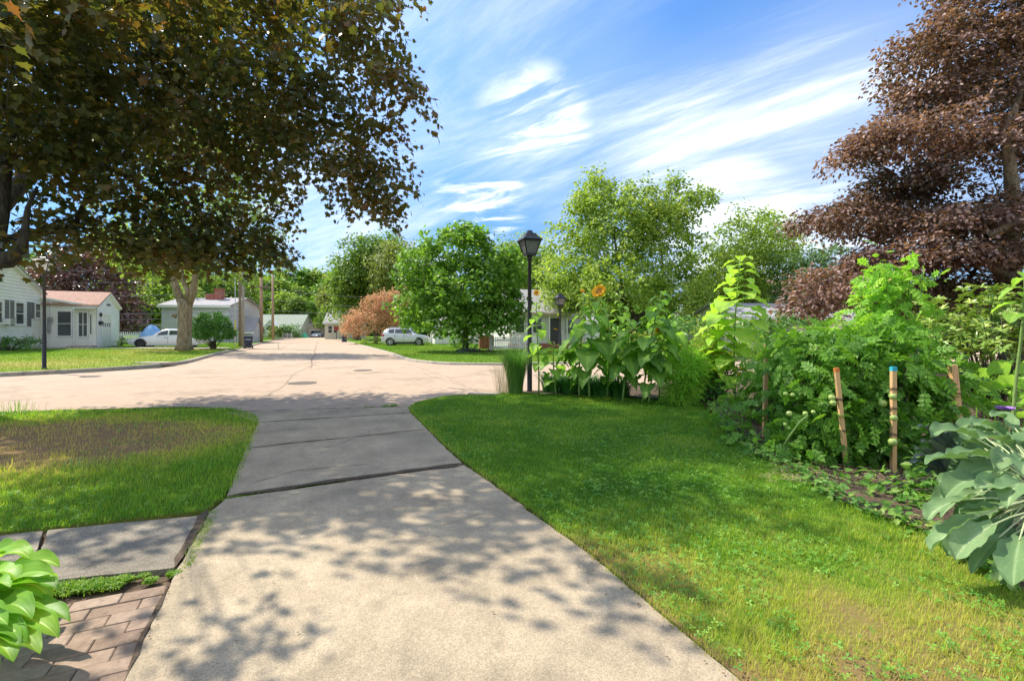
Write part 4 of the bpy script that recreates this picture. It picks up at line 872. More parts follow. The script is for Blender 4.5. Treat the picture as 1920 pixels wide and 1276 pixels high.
# main gable wall, facing the road
Am = np.array((-31.9, 31.75)); Wm = Wall(Am, -u2); mw = 7.4; mze = 4.0; mzr = 5.55
tri_wall(g, Wm, 0, mw, gz - .3, mze, mzr, 3.7)
def rm(z):
    if z <= mze: return (0.0, mw)
    k = (z - mze) / (mzr - mze); return (3.7 * k, mw - 3.7 * k)
siding(g, Wm, gz + .2, mzr, rm, .20)
bk = [Am - d_ * .12, Am - u2 * mw - d_ * .12, Am - u2 * mw - d_ * 9, Am - d_ * 9]; g.prism([tuple(p) for p in bk], gz - .3, mze)
g.build('wall', SIDING, house, HO)
g = Geo()
for W_, s0, s1, zb_, zt_ in ((Wg, 0, gw, gz, ze), (Wm, 0, mw, gz, mze)):
    W_.slab(g, s0 - .05, s0 + .07, zb_, zt_, .03, .06); W_.slab(g, s1 - .07, s1 + .05, zb_, zt_, .03, .06)
def rake(W_, a0, z0_, a1, z1_): g.obox(W_.P(a0, z0_, .10), W_.P(a1, z1_, .10), .20, .16)
rake(Wg, -.15, ze - .05, gw / 2, zr + .02); rake(Wg, gw + .15, ze - .05, gw / 2, zr + .02)
rake(Wm, -.25, mze - .08, 3.7, mzr + .02); rake(Wm, mw + .25, mze - .08, 3.7, mzr + .02)
g.obox(Wp.P(-.05, 3.12, .1), Wp.P(pw, zporch(pw) - .03, .1), .12, .14)
g.build('trim', WHITE, house, HO)
# roofs
g = Geo(); ov = .2
rp = lambda W_, a, z, o: W_.P(a, z, o)
roofslab(g, [rp(Wg, -.2, ze - .05, ov), rp(Wg, gw / 2, zr + .05, ov), rp(Wg, gw / 2, zr + .05, -6), rp(Wg, -.2, ze + .0, -6)])
roofslab(g, [rp(Wg, gw + .2, ze - .05, ov), rp(Wg, gw / 2, zr + .05, ov), rp(Wg, gw / 2, zr + .05, -6), rp(Wg, gw + .2, ze, -6)])
g.build('roof', ROOFR, house, HO)
g = Geo()
roofslab(g, [rp(Wm, -.3, mze - .12, .25), rp(Wm, 3.7, mzr + .05, .25), rp(Wm, 3.7, mzr + .05, -9), rp(Wm, -.3, mze - .12, -9)])
roofslab(g, [rp(Wm, mw + .3, mze - .12, .25), rp(Wm, 3.7, mzr + .05, .25), rp(Wm, 3.7, mzr + .05, -9), rp(Wm, mw + .3, mze - .12, -9)])
tag(g.build('roof', ROOFG, house, HO), 'grey shingle roof over the gabled main house')
# porch windows and door
def pxwin(W_, x0, x1, y0, y1, **k):
    a0, a1 = sorted((W_.a(x0), W_.a(x1))); xm = (x0 + x1) / 2
    return window(W_, a0, a1, W_.z(xm, y1), W_.z(xm, y0), house, org=HO, **k)
pxwin(Wp, 109, 134, 584, 629, o=.06); pxwin(Wp, 148.5, 164, 586, 630, vm=1, o=.06)
a0, a1 = sorted((Wp.a(168), Wp.a(174))); g = Geo(); Wp.slab(g, a0, a1, gz, Wp.z(171, 586), .03, .08); dr = g.build('door', SIDING, house, HO)
g = Geo(); Wp.slab(g, a0 + .05, a1 - .05, gz + .9, Wp.z(171, 589), .08, .087); g.build('pane', GLASS, dr, HO)
g = Geo(); a0, a1 = sorted((Wp.a(142), Wp.a(180))); g.obox(Wp.P(a0, 3.0, .35), Wp.P(a1, 3.0, .35), .7, .07); g.build('door_hood', WHITE, house, HO)
g = Geo(); a0, a1 = sorted((Wp.a(137), Wp.a(183))); Wp.slab(g, a0, a1, gz - .2, gz + .10, .04, 1.1); g.build('step', KERBM, house, HO)
g = Geo(); aa = Wp.a(140); g.tube([Wp.P(aa, gz, .12), Wp.P(aa, 3.1, .12)], .05, 6); aa = Wp.a(97); g.tube([Wp.P(aa, gz, .1), Wp.P(aa, 3.6, .1)], .045, 6); g.build('downpipe', WHITE, house, HO)
g = Geo(); g.tube([Wp.P(Wp.a(94), 1.3, .14), Wp.P(Wp.a(94), 2.0, .14)], .11, 10); g.box(*(lambda p: (p[0] - .12, p[0] + .12, p[1] - .08, p[1] + .08, 2.0, 2.35))(Wp.P(Wp.a(95.5), 2, .12))); g.build('electric_meter', ROOFG, house, HO)
g = Geo(); Wg.slab(g, .25, .7, 1.85, 2.1, .03, .16); g.build('mailbox', BLACKM, house, HO)
g = Geo(); Wg.slab(g, .42, .58, 2.45, 2.7, .03, .14); g.build('wall_light', BLACKM, house, HO)
# house number over the garage door
g = Geo(); Wg.slab(g, gw / 2 - .35, gw / 2 + .35, 3.28, 3.42, .03, .05); g.build('number_plate', DGREY, house, HO)
# garage door
a0, a1 = sorted((Wg.a(190), Wg.a(206))); zt_ = 2.62
g = Geo()
for i in range(4):
    z0_ = gz + .02 + (zt_ - gz - .02) * i / 4; z1_ = gz + .02 + (zt_ - gz - .02) * (i + 1) / 4; Wg.slab(g, a0, a1, z0_ + .008, z1_ - .008, 0, .035)
gd_ = g.build('garage_door', CREAM, house, HO)
g = Geo()
for i in range(4):
    b0 = a0 + (a1 - a0) * (i + .18) / 4; b1 = a0 + (a1 - a0) * (i + .82) / 4; Wg.slab(g, b0, b1, 1.72, 2.0, .035, .042)
g.build('pane', GLASS, gd_, HO)
g = Geo(); Wg.slab(g, a0 - .14, a0, gz, zt_ + .14, .03, .07); Wg.slab(g, a1, a1 + .14, gz, zt_ + .14, .03, .07); Wg.slab(g, a0, a1, zt_, zt_ + .14, .03, .07); g.build('door_frame', WHITE, house, HO)
# gable windows and shutters
pxwin(Wm, 27, 42, 568, 607, fw=.12); pxwin(Wm, 64, 73.5, 570, 595, fw=.09); pxwin(Wm, -12, 1, 566, 604, fw=.12)
def shutter(x0, x1, y0, y1):
    a0, a1 = sorted((Wm.a(x0), Wm.a(x1))); z0_, z1_ = Wm.z((x0 + x1) / 2, y1), Wm.z((x0 + x1) / 2, y0); g = Geo()
    Wm.slab(g, a0, a1, z0_, z1_, .03, .05)
    n = 16
    for i in range(n): zz = z0_ + .06 + (z1_ - z0_ - .12) * i / n; Wm.slab(g, a0 + .04, a1 - .04, zz, zz + .05, .05, .062)
    g.build('shutter', SHUTTER, house, HO)
shutter(18, 24.5, 563, 611); shutter(49.5, 57, 566, 612); shutter(8, 15.5, 562, 610); shutter(57.8, 63, 567, 597)
a0, a1 = sorted((Wm.a(1), Wm.a(12))); g = Geo(); Wm.slab(g, a0, a1, Wm.z(6, 608), Wm.z(6, 597), .03, .42); ac = g.build('window_air_conditioner', WHITE, house, HO)
g = Geo(); n = 7
for i in range(n): Wm.slab(g, a0 + .05, a1 - .05, Wm.z(6, 607) + i * .055, Wm.z(6, 607) + i * .055 + .03, .42, .43)
g.build('grille', SHUTTER, ac, HO)

def simple_house(name, px, Y, z0, w_, dep, eh, rh, wallm, roofm, label, ridge='x', rz=ROT, wins=(), chim=None, cat='house', over=.3, door=None, z_sid=.2):
    """local frame: x along the front, y back; front-left corner at px,Y"""
    e = empty(name, ((px - 960) / F * Y, Y, z0), rz, label, cat)
    g = Geo()
    if ridge == 'x': g.box(0, w_, 0, dep, -.2, eh)
    else: g.box(0, w_, 0, dep, -.2, eh)
    if ridge == 'x':
        for x0, x1 in ((0, .1), (w_ - .1, w_)): g.add([(x, y, z) for x in (x0, x1) for y, z in ((0, eh), (dep, eh), (dep / 2, rh))], [(0, 1, 2), (5, 4, 3), (0, 2, 5, 3), (1, 4, 5, 2)])
    else:
        for y0, y1 in ((0, .1), (dep - .1, dep)): g.add([(x, y, z) for y in (y0, y1) for x, z in ((0, eh), (w_, eh), (w_ / 2, rh))], [(0, 1, 2), (5, 4, 3), (0, 2, 5, 3), (1, 4, 5, 2)])
    z = 0.0
    while z < eh - .05:      # lap boards on the front and the two sides
        g.add([(0, -.03, z), (w_, -.03, z), (w_, -.006, z + z_sid), (0, -.006, z + z_sid)], [(0, 1, 2, 3)])
        g.add([(w_ + .03, 0, z), (w_ + .03, dep, z), (w_ + .006, dep, z + z_sid), (w_ + .006, 0, z + z_sid)], [(0, 1, 2, 3)]); z += z_sid
    if ridge == 'y':
        while z < rh - .1:
            k = (z - eh) / (rh - eh) * w_ / 2; k1 = (z + z_sid - eh) / (rh - eh) * w_ / 2
            g.add([(k, -.03, z), (w_ - k, -.03, z), (w_ - k1, -.006, z + z_sid), (k1, -.006, z + z_sid)], [(0, 1, 2, 3)]); z += z_sid
    g.build('wall', wallm, e)
    g = Geo(); s_ = (rh - eh) / ((dep if ridge == 'x' else w_) / 2)
    if ridge == 'x':
        roofslab(g, [(-over, -over, eh - over * s_ + .02), (w_ + over, -over, eh - over * s_ + .02), (w_ + over, dep / 2, rh + .02), (-over, dep / 2, rh + .02)])
        roofslab(g, [(-over, dep + over, eh - over * s_ + .02), (w_ + over, dep + over, eh - over * s_ + .02), (w_ + over, dep / 2, rh + .02), (-over, dep / 2, rh + .02)])
    else:
        roofslab(g, [(-over, -over, eh - over * s_ + .02), (-over, dep + over, eh - over * s_ + .02), (w_ / 2, dep + over, rh + .02), (w_ / 2, -over, rh + .02)])
        roofslab(g, [(w_ + over, -over, eh - over * s_ + .02), (w_ + over, dep + over, eh - over * s_ + .02), (w_ / 2, dep + over, rh + .02), (w_ / 2, -over, rh + .02)])
    rf = g.build('roof', roofm, e)
    g = Geo()
    if ridge == 'x': g.box(-over, w_ + over, -over - .03, -over, eh - over * s_ - .16, eh - over * s_ + .10)
    else:
        for sx_ in (0, 1):
            a = (-over if sx_ == 0 else w_ + over, -over - .03, eh - over * s_ + .02); g.obox(a, (w_ / 2, -over - .03, rh + .04), .05, .2)
    g.build('fascia', WHITE, e)
    if chim:
        x, y, s2_, h_ = chim; g = Geo(); g.box(x, x + s2_, y, y + s2_ * .8, rh - 1.0, rh + h_); g.box(x - .06, x + s2_ + .06, y - .06, y + s2_ * .8 + .06, rh + h_, rh + h_ + .1); g.box(x - s2_ * 1.3, x - .1, y + .1, y + s2_ * .6, rh - 1, rh + h_ * .55); g.build('chimney', BRICK, rf)
    for (x0, x1, z0_, z1_) in wins:
        g = Geo(); g.box(x0 - .09, x1 + .09, -.07, -.02, z1_, z1_ + .09); g.box(x0 - .09, x1 + .09, -.08, -.02, z0_ - .09, z0_); g.box(x0 - .09, x0, -.068, -.02, z0_, z1_); g.box(x1, x1 + .09, -.068, -.02, z0_, z1_)
        g.box(x0, x1, -.064, -.02, (z0_ + z1_) / 2 - .03, (z0_ + z1_) / 2 + .03); f = g.build('window', WHITE, e)
        p = Geo(); p.box(x0, x1, -.05, -.01, z0_, z1_); p.build('pane', GLASS, f)
    if door:
        x0, x1, zt__, dm = door; g = Geo(); g.box(x0, x1, -.07, -.01, 0, zt__)
        dd = g.build('door', dm, e)
        g = Geo(); g.box(x0 - .12, x0, -.085, -.01, 0, zt__ + .12); g.box(x1, x1 + .12, -.085, -.01, 0, zt__ + .12); g.box(x0, x1, -.085, -.01, zt__, zt__ + .12); g.build('door_frame', WHITE, e)
    return e
# grey house behind the sedan: front to the viewer, main block plus a cross wing
h2 = simple_house('grey_house', 303, 50, .3, 6.9, 7, 3.8, 4.75, GREYSID, ROOFG, 'grey two storey house with red brick chimney, behind the sedan and the forked tree', 'x', R(4),
    wins=[(3.95, 4.75, 1.9, 3.05), (5.3, 6.0, 1.9, 3.0)], chim=(4.1, 2.4, .8, .95))
simple_house('low_outbuilding', 264, 56, .4, 2.7, 4, 1.75, 2.15, CREAM, ROOFR, 'low pale building with flat brownish roof, left of the grey house', 'x', R(2), cat='outbuilding')
simple_house('grey_shed', 425, 52, .1, 2.6, 3, 1.4, 2.75, GREYSID, ROOFG, 'grey garden shed behind the pair of brown poles', 'x', R(10), cat='shed', door=(.5, 1.6, 1.35, WHITE))
h3 = simple_house('green_roof_house', 462, 88, -.2, 9.6, 8, 1.6, 4.6, CREAM, ROOFGR, 'long low house with grey green roof and an arched window in its white gable', 'x', R(3), wins=[(7.3, 8.2, .3, 1.3)])
g = Geo(); g.add([(3.3, -.6, 0), (5.9, -.6, 0), (5.9, -.6, 2.0), (4.6, -.6, 3.4), (3.3, -.6, 2.0), (3.3, .2, 0), (5.9, .2, 0), (5.9, 2.2, 2.0), (4.6, 4, 3.4), (3.3, 2.2, 2.0)], [(0, 1, 2, 3, 4), (2, 7, 8, 3), (3, 8, 9, 4), (0, 4, 9, 5), (1, 6, 7, 2)]); g.build('dormer', SIDING, h3)
g = Geo(); g.obox((3.1, -.65, 1.85), (4.6, -.65, 3.5), .12, .2); g.obox((6.1, -.65, 1.85), (4.6, -.65, 3.5), .12, .2); g.build('gable_trim', WHITE, h3)
g = Geo(); pts = [(4.6 + .72 * math.cos(t), 1.75 + .72 * math.sin(t)) for t in np.linspace(0, math.pi, 13)]; g.xprism(pts, -.62, -.66); g.build('arched_window', GLASS, h3)
g = Geo(); g.box(4.75, 5.5, -.63, -.67, .45, 1.3); g.build('window', GLASS, h3)
h4 = simple_house('far_garage', 571, 93, .0, 3.8, 6, 1.75, 2.85, mat('tan_siding', [(.62, .52, .44), (.72, .62, .53)], .7, 1), ROOFG, 'small tan gabled garage standing open at the end of the road', 'y', R(3), cat='garage', over=.2)
g = Geo(); g.box(1.3, 3.15, -.06, -.035, .02, 1.28); g.build('open_doorway', mat('dark_inside', [(.012, .012, .014), (.02, .02, .024)], .9, 2), h4)
g = Geo(); g.box(1.18, 1.3, -.08, -.03, 0, 1.4); g.box(3.15, 3.27, -.08, -.03, 0, 1.4); g.box(1.3, 3.15, -.08, -.03, 1.28, 1.4); g.build('door_frame', WHITE, h4)
simple_house('cream_house', 609, 76, .1, 5.4, 8, 2.6, 4.6, CREAM, ROOFG, 'cream house right of the road end, partly behind a leaning yellow green tree', 'x', R(10), wins=[(.55, 1.1, .9, 2.0), (1.4, 1.9, .9, 2.0), (3.6, 4.3, .9, 2.0)])
# house behind the young maple, right of the road
h6 = simple_house('grey_roof_house', 955, 35, .1, 6.4, 8, 2.75, 4.7, SIDING, ROOFG, 'white bungalow with grey roof and porch posts, behind the lamp post and the first sunflowers', 'x', R(20),
    wins=[(.5, 1.15, 1.2, 2.3), (1.9, 2.6, 1.2, 2.3), (4.6, 5.3, 1.1, 2.2)], door=(3.3, 4.2, 2.3, DGREY))
for x in (.1, 1.5, 3.0, 4.5): 
    g = Geo(); g.box(x - .06, x + .06, -.6, -.48, 0, 2.6); g.build('porch_post', WHITE, h6)
g = Geo(); g.box(-.2, 4.8, -.75, -.02, 2.52, 2.66); g.build('porch_roof', mat('tan_beam', [(.5, .38, .27), (.58, .46, .34)], .8, 2), h6)
g = Geo(); g.box(-.1, 4.7, -.62, -.02, -.1, .35); g.build('porch_base', BRICK, h6)
simple_house('white_garage', 815, 46, .0, 6.6, 6, 1.55, 2.7, WHITE, ROOFG, 'white low garage mostly hidden behind the young maple crown', 'x', R(14), cat='garage', door=(1.0, 2.9, 1.35, WHITE))
wb = empty('brick_wall', ((899 - 960) / F * 35, 35, .05), R(10), 'short red brick wall end right of the young maple trunk', 'wall'); g = Geo(); g.box(0, 1.05, 0, .35, -.1, 1.0); g.box(.62, .75, -.05, 0, -.1, 1.0); g.build('brickwork', BRICK, wb); g = Geo(); g.box(-.04, 1.09, -.06, .4, 1.0, 1.07); g.build('coping', KERBM, wb)
simple_house('pale_yellow_house', 1395, 30, .2, 9, 7, 2.05, 3.1, mat('pale_yellow_siding', [(.62, .62, .40), (.72, .72, .50)], .6, 1), ROOFG, 'pale yellow house seen between the bright sunflower and the red maple', 'x', R(8), wins=[(1.45, 2.1, .7, 1.65), (2.3, 2.75, .7, 1.7), (2.95, 3.3, .9, 1.7), (5, 6, .8, 1.7)])
for i, (px, Y, W_) in enumerate(((1000, 60, 9), (1240, 62, 10))):
    simple_house('background_house', px, Y, 0, W_, 7, 2.5, 4.2, SIDING, ROOFG, ['white house far back between the trees, left one', 'white house far back between the trees, right one'][i], 'x', R(10), wins=[(1, 2, 1, 2.1), (5, 6, 1, 2.1)])

# picket fences
def picket(name, A, B, z0, h, label):
    e = empty(name, (A[0], A[1], z0), math.atan2(B[1] - A[1], B[0] - A[0]), label, 'fence'); L = math.hypot(B[0] - A[0], B[1] - A[1]); g = Geo(); n = int(L / .16)
    for i in range(n): x = i * .16; g.add([(x, 0, .05), (x + .085, 0, .05), (x + .085, 0, h - .06), (x + .042, 0, h), (x, 0, h - .06)] + [(x, .02, .05), (x + .085, .02, .05), (x + .085, .02, h - .06), (x + .042, .02, h), (x, .02, h - .06)], [(0, 1, 2, 3, 4), (9, 8, 7, 6, 5), (0, 4, 9, 5), (1, 6, 7, 2), (2, 7, 8, 3), (3, 8, 9, 4)])
    g.build('pickets', WHITE, e); g = Geo(); g.box(0, L, .02, .06, .2, .28); g.box(0, L, .02, .06, h - .3, h - .22); g.build('rail', WHITE, e)
    for i in range(int(L / 2.4) + 1): g = Geo(); g.box(i * 2.4 - .05, i * 2.4 + .05, .06, .16, -.1, h + .06); g.build('post', WHITE, e)
f1 = wp(222, 640, 40); f2 = wp(300, 640, 43); picket('picket_fence', f1, f2, .35, 1.0, 'white picket fence behind the nose of the sedan')
f1 = wp(921, 648, 31.5); f2 = wp(1010, 648, 33.5); picket('picket_fence', f1, f2, .10, .95, 'white picket fence in front of the grey roofed bungalow')

# lamp posts
PANEW = mat('frosted_pane', [(.62, .62, .60), (.75, .75, .73)], .35, 4, .02); PANED = mat('smoky_pane', [(.10, .10, .10), (.17, .17, .165)], .2, 6, .05, spec=.7)
def lamp_post(loc, h, pane, label, s=1.0, rz=.35):
    e = empty('lamp_post', loc, rz, label, 'street lamp', 'black lantern posts along the streets'); q = math.pi / 4; r2 = math.sqrt(2)
    hb = h - .62 * s
    g = Geo(); g.lathe([(.085 * s, -.1), (.085 * s, .02), (.060 * s, .06), (.060 * s, 1.2), (.050 * s, 1.24), (.043 * s, hb - .12), (.060 * s, hb - .10), (.060 * s, hb - .03), (.075 * s, hb)], 14); g.build('post', BLACKM, e, smooth=True)
    g = Geo(); g.lathe([(.10 * s * r2, 0), (.115 * s * r2, .02), (.115 * s * r2, .045)], 4, (0, 0, hb), phase=q)
    a, b, z0, z1 = .115 * s, .205 * s, hb + .045, hb + .36 * s
    for sx_ in (-1, 1):
        for sy_ in (-1, 1): g.obox((sx_ * a, sy_ * a, z0), (sx_ * b, sy_ * b, z1), .022 * s, .022 * s)
    for sx_, sy_ in ((1, 0), (-1, 0), (0, 1), (0, -1)):
        for k in (0, .93):
            r_ = a + (b - a) * k; z_ = z0 + (z1 - z0) * k; px_, py_ = sx_ * r_, sy_ * r_; t_ = (-sy_ * r_, sx_ * r_)
            g.obox((px_ + t_[0], py_ + t_[1], z_ + .012), (px_ - t_[0], py_ - t_[1], z_ + .012), .02 * s, .024 * s)
    ln = g.build('lantern_frame', BLACKM, e)
    g = Geo(); i_ = .94; V = [(x * a * i_, y * a * i_, z0 + .004) for x, y in ((-1, -1), (1, -1), (1, 1), (-1, 1))] + [(x * b * i_, y * b * i_, z1 - .004) for x, y in ((-1, -1), (1, -1), (1, 1), (-1, 1))]
    g.add(V, [(0, 1, 5, 4), (1, 2, 6, 5), (2, 3, 7, 6), (3, 0, 4, 7), (3, 2, 1, 0), (4, 5, 6, 7)]); g.build('pane', pane, ln)
    g = Geo(); g.lathe([(.235 * s * r2, z1), (.245 * s * r2, z1 + .02 * s), (.235 * s * r2, z1 + .035 * s), (.155 * s * r2, z1 + .11 * s), (.125 * s * r2, z1 + .15 * s), (.125 * s * r2, z1 + .165 * s), (.06 * s * r2, z1 + .20 * s), (.05 * s * r2, z1 + .25 * s), (.02 * s, z1 + .26 * s)], 4, phase=q); g.build('lantern_roof', BLACKM, e); return e
X_, Y_ = gp(993, 736); lamp_post((X_, Y_, 0.0), 3.87, PANED, 'tall black lamp post with dark lantern, beside the ornamental grass at the flower bed corner')
X_, Y_ = (83 - 960) / F * 16.5, 16.5; lamp_post((X_, Y_, .12), 4.0, PANEW, 'black lamp post with white lantern panes on the lawn of the white house')
X_, Y_ = gp(1050, 675, .05); lamp_post((X_, Y_, .05), 3.2, PANED, 'distant black lamp post across the side street behind the sunflowers')
# utility poles and wires
def pole(px, pb, Y, pt, r, m, label, bar=None, thin=False):
    b = wp(px, pb, Y); zt__ = wp(px, pt, Y)[2]; e = empty('utility_pole', tuple(b), ROT, label, 'utility pole', 'utility poles along the left side of the road')
    g = Geo(); H_ = zt__ - b[2]; g.tube([(0, 0, -.3), (0, 0, H_ * .5), (0, 0, H_)], [r, r * .85, r * .7], 10, wob=.02); g.build('pole', m, e, smooth=True)
    if bar:
        for zb_ in bar: g = Geo(); zl = wp(px, zb_, Y)[2] - b[2]; g.box(-.9, .9, -r - .1, -r, zl - .06, zl + .06); 
        ob_ = g.build('crossarm', POLEW, e)
        g = Geo()
        for x in (-.8, -.4, .4, .8): g.lathe([(.03, 0), (.06, .04), (.05, .12), (.02, .14)], 8, (x, -r - .05, zl + .06))
        g.build('insulator', DGREY, ob_)
    return e
pole(441, 655, 36, 480, .035, mat('galvanised', [(.55, .56, .56), (.68, .69, .68)], .4, 5, .02, metallic=.3), 'thin pale metal pole with a yellow sleeve, leftmost of the poles')
g = Geo(); eo = [o for o in bpy.data.objects if o.name.startswith('utility_pole')][-1]; b = wp(441, 655, 36); g.tube([(0, 0, wp(441, 622, 36)[2] - b[2]), (0, 0, wp(441, 600, 36)[2] - b[2])], .05, 8); g.build('yellow_sleeve', mat('yellow_plastic', [(.62, .55, .05), (.75, .66, .08)], .5, 5, .02), eo)
pole(450, 650, 38.5, 430, .12, POLEW, 'left pole of the weathered brown pair next to the blue bin')
pole(456, 651, 38, 425, .11, mat('grey_pole', [(.28, .25, .23), (.46, .42, .38)], .9, 5, .4, stretch=(6, 6, .6)), 'right pole of the weathered brown pair next to the blue bin')
pole(490, 640, 55, 490, .20, POLER, 'reddish wooden utility pole with a short crossarm', bar=(538,))
pole(511.5, 634, 66, 515, .19, POLER, 'shorter reddish wooden pole farthest down the road')
WIRE = mat('wire_grey', [(.16, .16, .17), (.22, .22, .23)], .6, 4, 0)
def wire(a, b, sag, r, label):
    a, b = np.array(a), np.array(b); pts = [a + (b - a) * t - np.array((0, 0, sag * 4 * t * (1 - t))) for t in np.linspace(0, 1, 17)]; g = Geo(); g.tube(pts, r, 4)
    tag(g.build('overhead_wire', WIRE, None, a), label, 'wire', 'overhead wires')
for i, (y1, y2) in enumerate(((496, 500), (522, 520), (548, 546), (583, 576), (592, 590))):
    wire(wp(450, y1, 38.4), wp(-150, y2 + 8, 44), .25, .022, ['highest', 'second highest', 'middle', 'second lowest', 'lowest'][i] + ' of the overhead wires running left from the brown poles behind the white house')
for i, (y0, y1) in enumerate(((540, 548), (560, 562), (578, 577))):
    wire(wp(490, y0, 54.8), wp(960, y1 + 4, 58), .8, .026, ['top', 'middle', 'bottom'][i] + ' wire running right from the reddish pole over the road')
wire(wp(450, 520, 38.5), wp(490, 540, 55), .2, .02, 'wire linking the brown pole pair to the reddish pole'); wire(wp(490, 540, 55), wp(511.5, 520, 66), .2, .02, 'wire linking the reddish pole to the farthest pole')
wire(wp(456, 535, 38), wp(490, 585, 55), .1, .02, 'slanting lower wire from the right brown pole to the reddish pole')

# bins
def bin_(px, pb, Y, m, label, h=1.05):
    b = wp(px, pb, Y); e = empty('wheeled_bin', tuple(b), ROT, label, 'bin'); g = Geo(); V = []
    for z, sx_, sy_ in ((.08, .23, .26), (h * .93, .30, .34)): V += [(x * sx_, y * sy_, z) for x, y in ((-1, -1), (1, -1), (1, 1), (-1, 1))]
    g.add(V, [(3, 2, 1, 0), (4, 5, 6, 7), (0, 1, 5, 4), (1, 2, 6, 5), (2, 3, 7, 6), (3, 0, 4, 7)]); g.build('body', m, e, bevel=.03)
    g = Geo(); g.box(-.33, .33, -.40, .38, h * .93, h * .97); g.box(-.28, .28, -.33, .30, h * .97, h); g.box(-.25, .25, .36, .42, h * .9, h * .94); g.build('lid', m, e, bevel=.015)
    for s_ in (-1, 1): g = Geo(); g.tube([(s_ * .24, .27, .12), (s_ * .30, .27, .12)], .12, 12); g.build('wheel', BLACKM, e)
    return e
BINB = mat('navy_plastic', [(.025, .035, .07), (.045, .055, .10)], .5, 6, .03)
eb = bin_(466, 653.5, 37.2, BINB, 'navy blue wheeled bin standing beside the brown poles', 1.0); g = Geo(); g.box(-.2, .2, -.345, -.335, .70, .78); g.build('sticker', mat('sticker_blue', [(.3, .42, .62), (.36, .48, .68)], .5, 4, 0), eb)
bin_(645.5, 642, 58, BINB, 'dark wheeled bin on the right verge by the road', .95)
# round manhole lids, stone in the lawn
def lid(px, py, r, label):
    X_, Y_ = gp(px, py); e = empty('manhole_cover', (X_, Y_, .004), 0, label, 'manhole cover'); g = Geo(); g.lathe([(r * 1.12, 0), (r * 1.12, .006), (r, .008), (r * .98, .004), (r * .02, .006)], 28); g.build('lid', mat('cast_iron', [(.10, .085, .07), (.17, .14, .115)], .8, 12, .6, metallic=.2), e)
lid(567, 718, .34, 'manhole cover in the road nearest the driveway'); lid(680, 694, .30, 'smaller iron cover in the road toward the right kerb')
X_, Y_ = gp(292, 677, .2); g = Geo(); g.prism([(-.75, -.3), (-.3, -.38), (.6, -.3), (.75, .1), (.2, .32), (-.6, .25)], -.05, .05); o = g.build('stepping_stone', KERBM, None, (0, 0, 0)); o.location = (X_, Y_, float(zA(np.array([(X_, Y_)]))[0])); tag(o, 'flat pale stone slab lying in the lawn left of the kerb curve', 'stone slab')
X_, Y_ = gp(905, 741); g = Geo(); g.prism([(-.35, -.1), (.3, -.14), (.45, .05), (.1, .14), (-.3, .1)], -.03, .055); o = g.build('stone_slab', KERBM, None, (0, 0, 0)); o.location = (X_, Y_, 0); tag(o, 'flat stone at the lawn tip by the ornamental grass', 'stone slab')
# blue tarp and white thing beside the fence, green tarp by the far garage, red sign
def tarp(name, px, pb, Y, w_, h_, m, label):
    b = wp(px, pb, Y); g = Geo(); n = 14; k = 8; V = []
    for i in range(n):
        for j in range(k):
            a = 2 * math.pi * i / n; t = j / (k - 1); r_ = (1 - t) ** .75; z = h_ * t ** .8 * (1 + .22 * math.sin(3 * a + 1) * (1 - t)) + .05 * math.sin(7 * a + 5 * t) * (1 - t)
            V.append((w_ / 2 * r_ * math.cos(a) * (1 + .06 * math.sin(5 * a)), w_ * .35 * r_ * math.sin(a), z))
    g.add(V, [(i * k + j, ((i + 1) % n) * k + j, ((i + 1) % n) * k + j + 1, i * k + j + 1) for i in range(n) for j in range(k - 1)]); o = g.build(name, m, None, (0, 0, 0), smooth=True); o.location = tuple(b); tag(o, label, 'tarp')
tarp('tarpaulin', 284, 634, 42, 2.2, 1.25, mat('blue_tarp', [(.14, .32, .62), (.26, .46, .78)], .45, 3, .3), 'crumpled blue tarp behind the sedan')
tarp('tarpaulin', 571, 632.5, 89, 1.5, .95, mat('green_tarp', [(.05, .42, .24), (.10, .55, .32)], .5, 3, .3), 'green tarp covered heap left of the far open garage')
b = wp(631, 640, 72); e = empty('post_sign', tuple(b), 0, 'small dark red sign on a post by the cream house', 'sign'); g = Geo(); g.tube([(0, 0, 0), (0, 0, 2.0)], .05, 6); g.build('post', DGREY, e)
g = Geo(); pts = [(.38 * math.cos(t + .39), 2.0 + .38 * math.sin(t + .39)) for t in np.linspace(0, 2 * math.pi, 9)[:-1]]; g.xprism(pts, -.07, -.05); g.build('sign_face', mat('dark_red', [(.32, .04, .04), (.38, .06, .05)], .5, 4, 0), e)

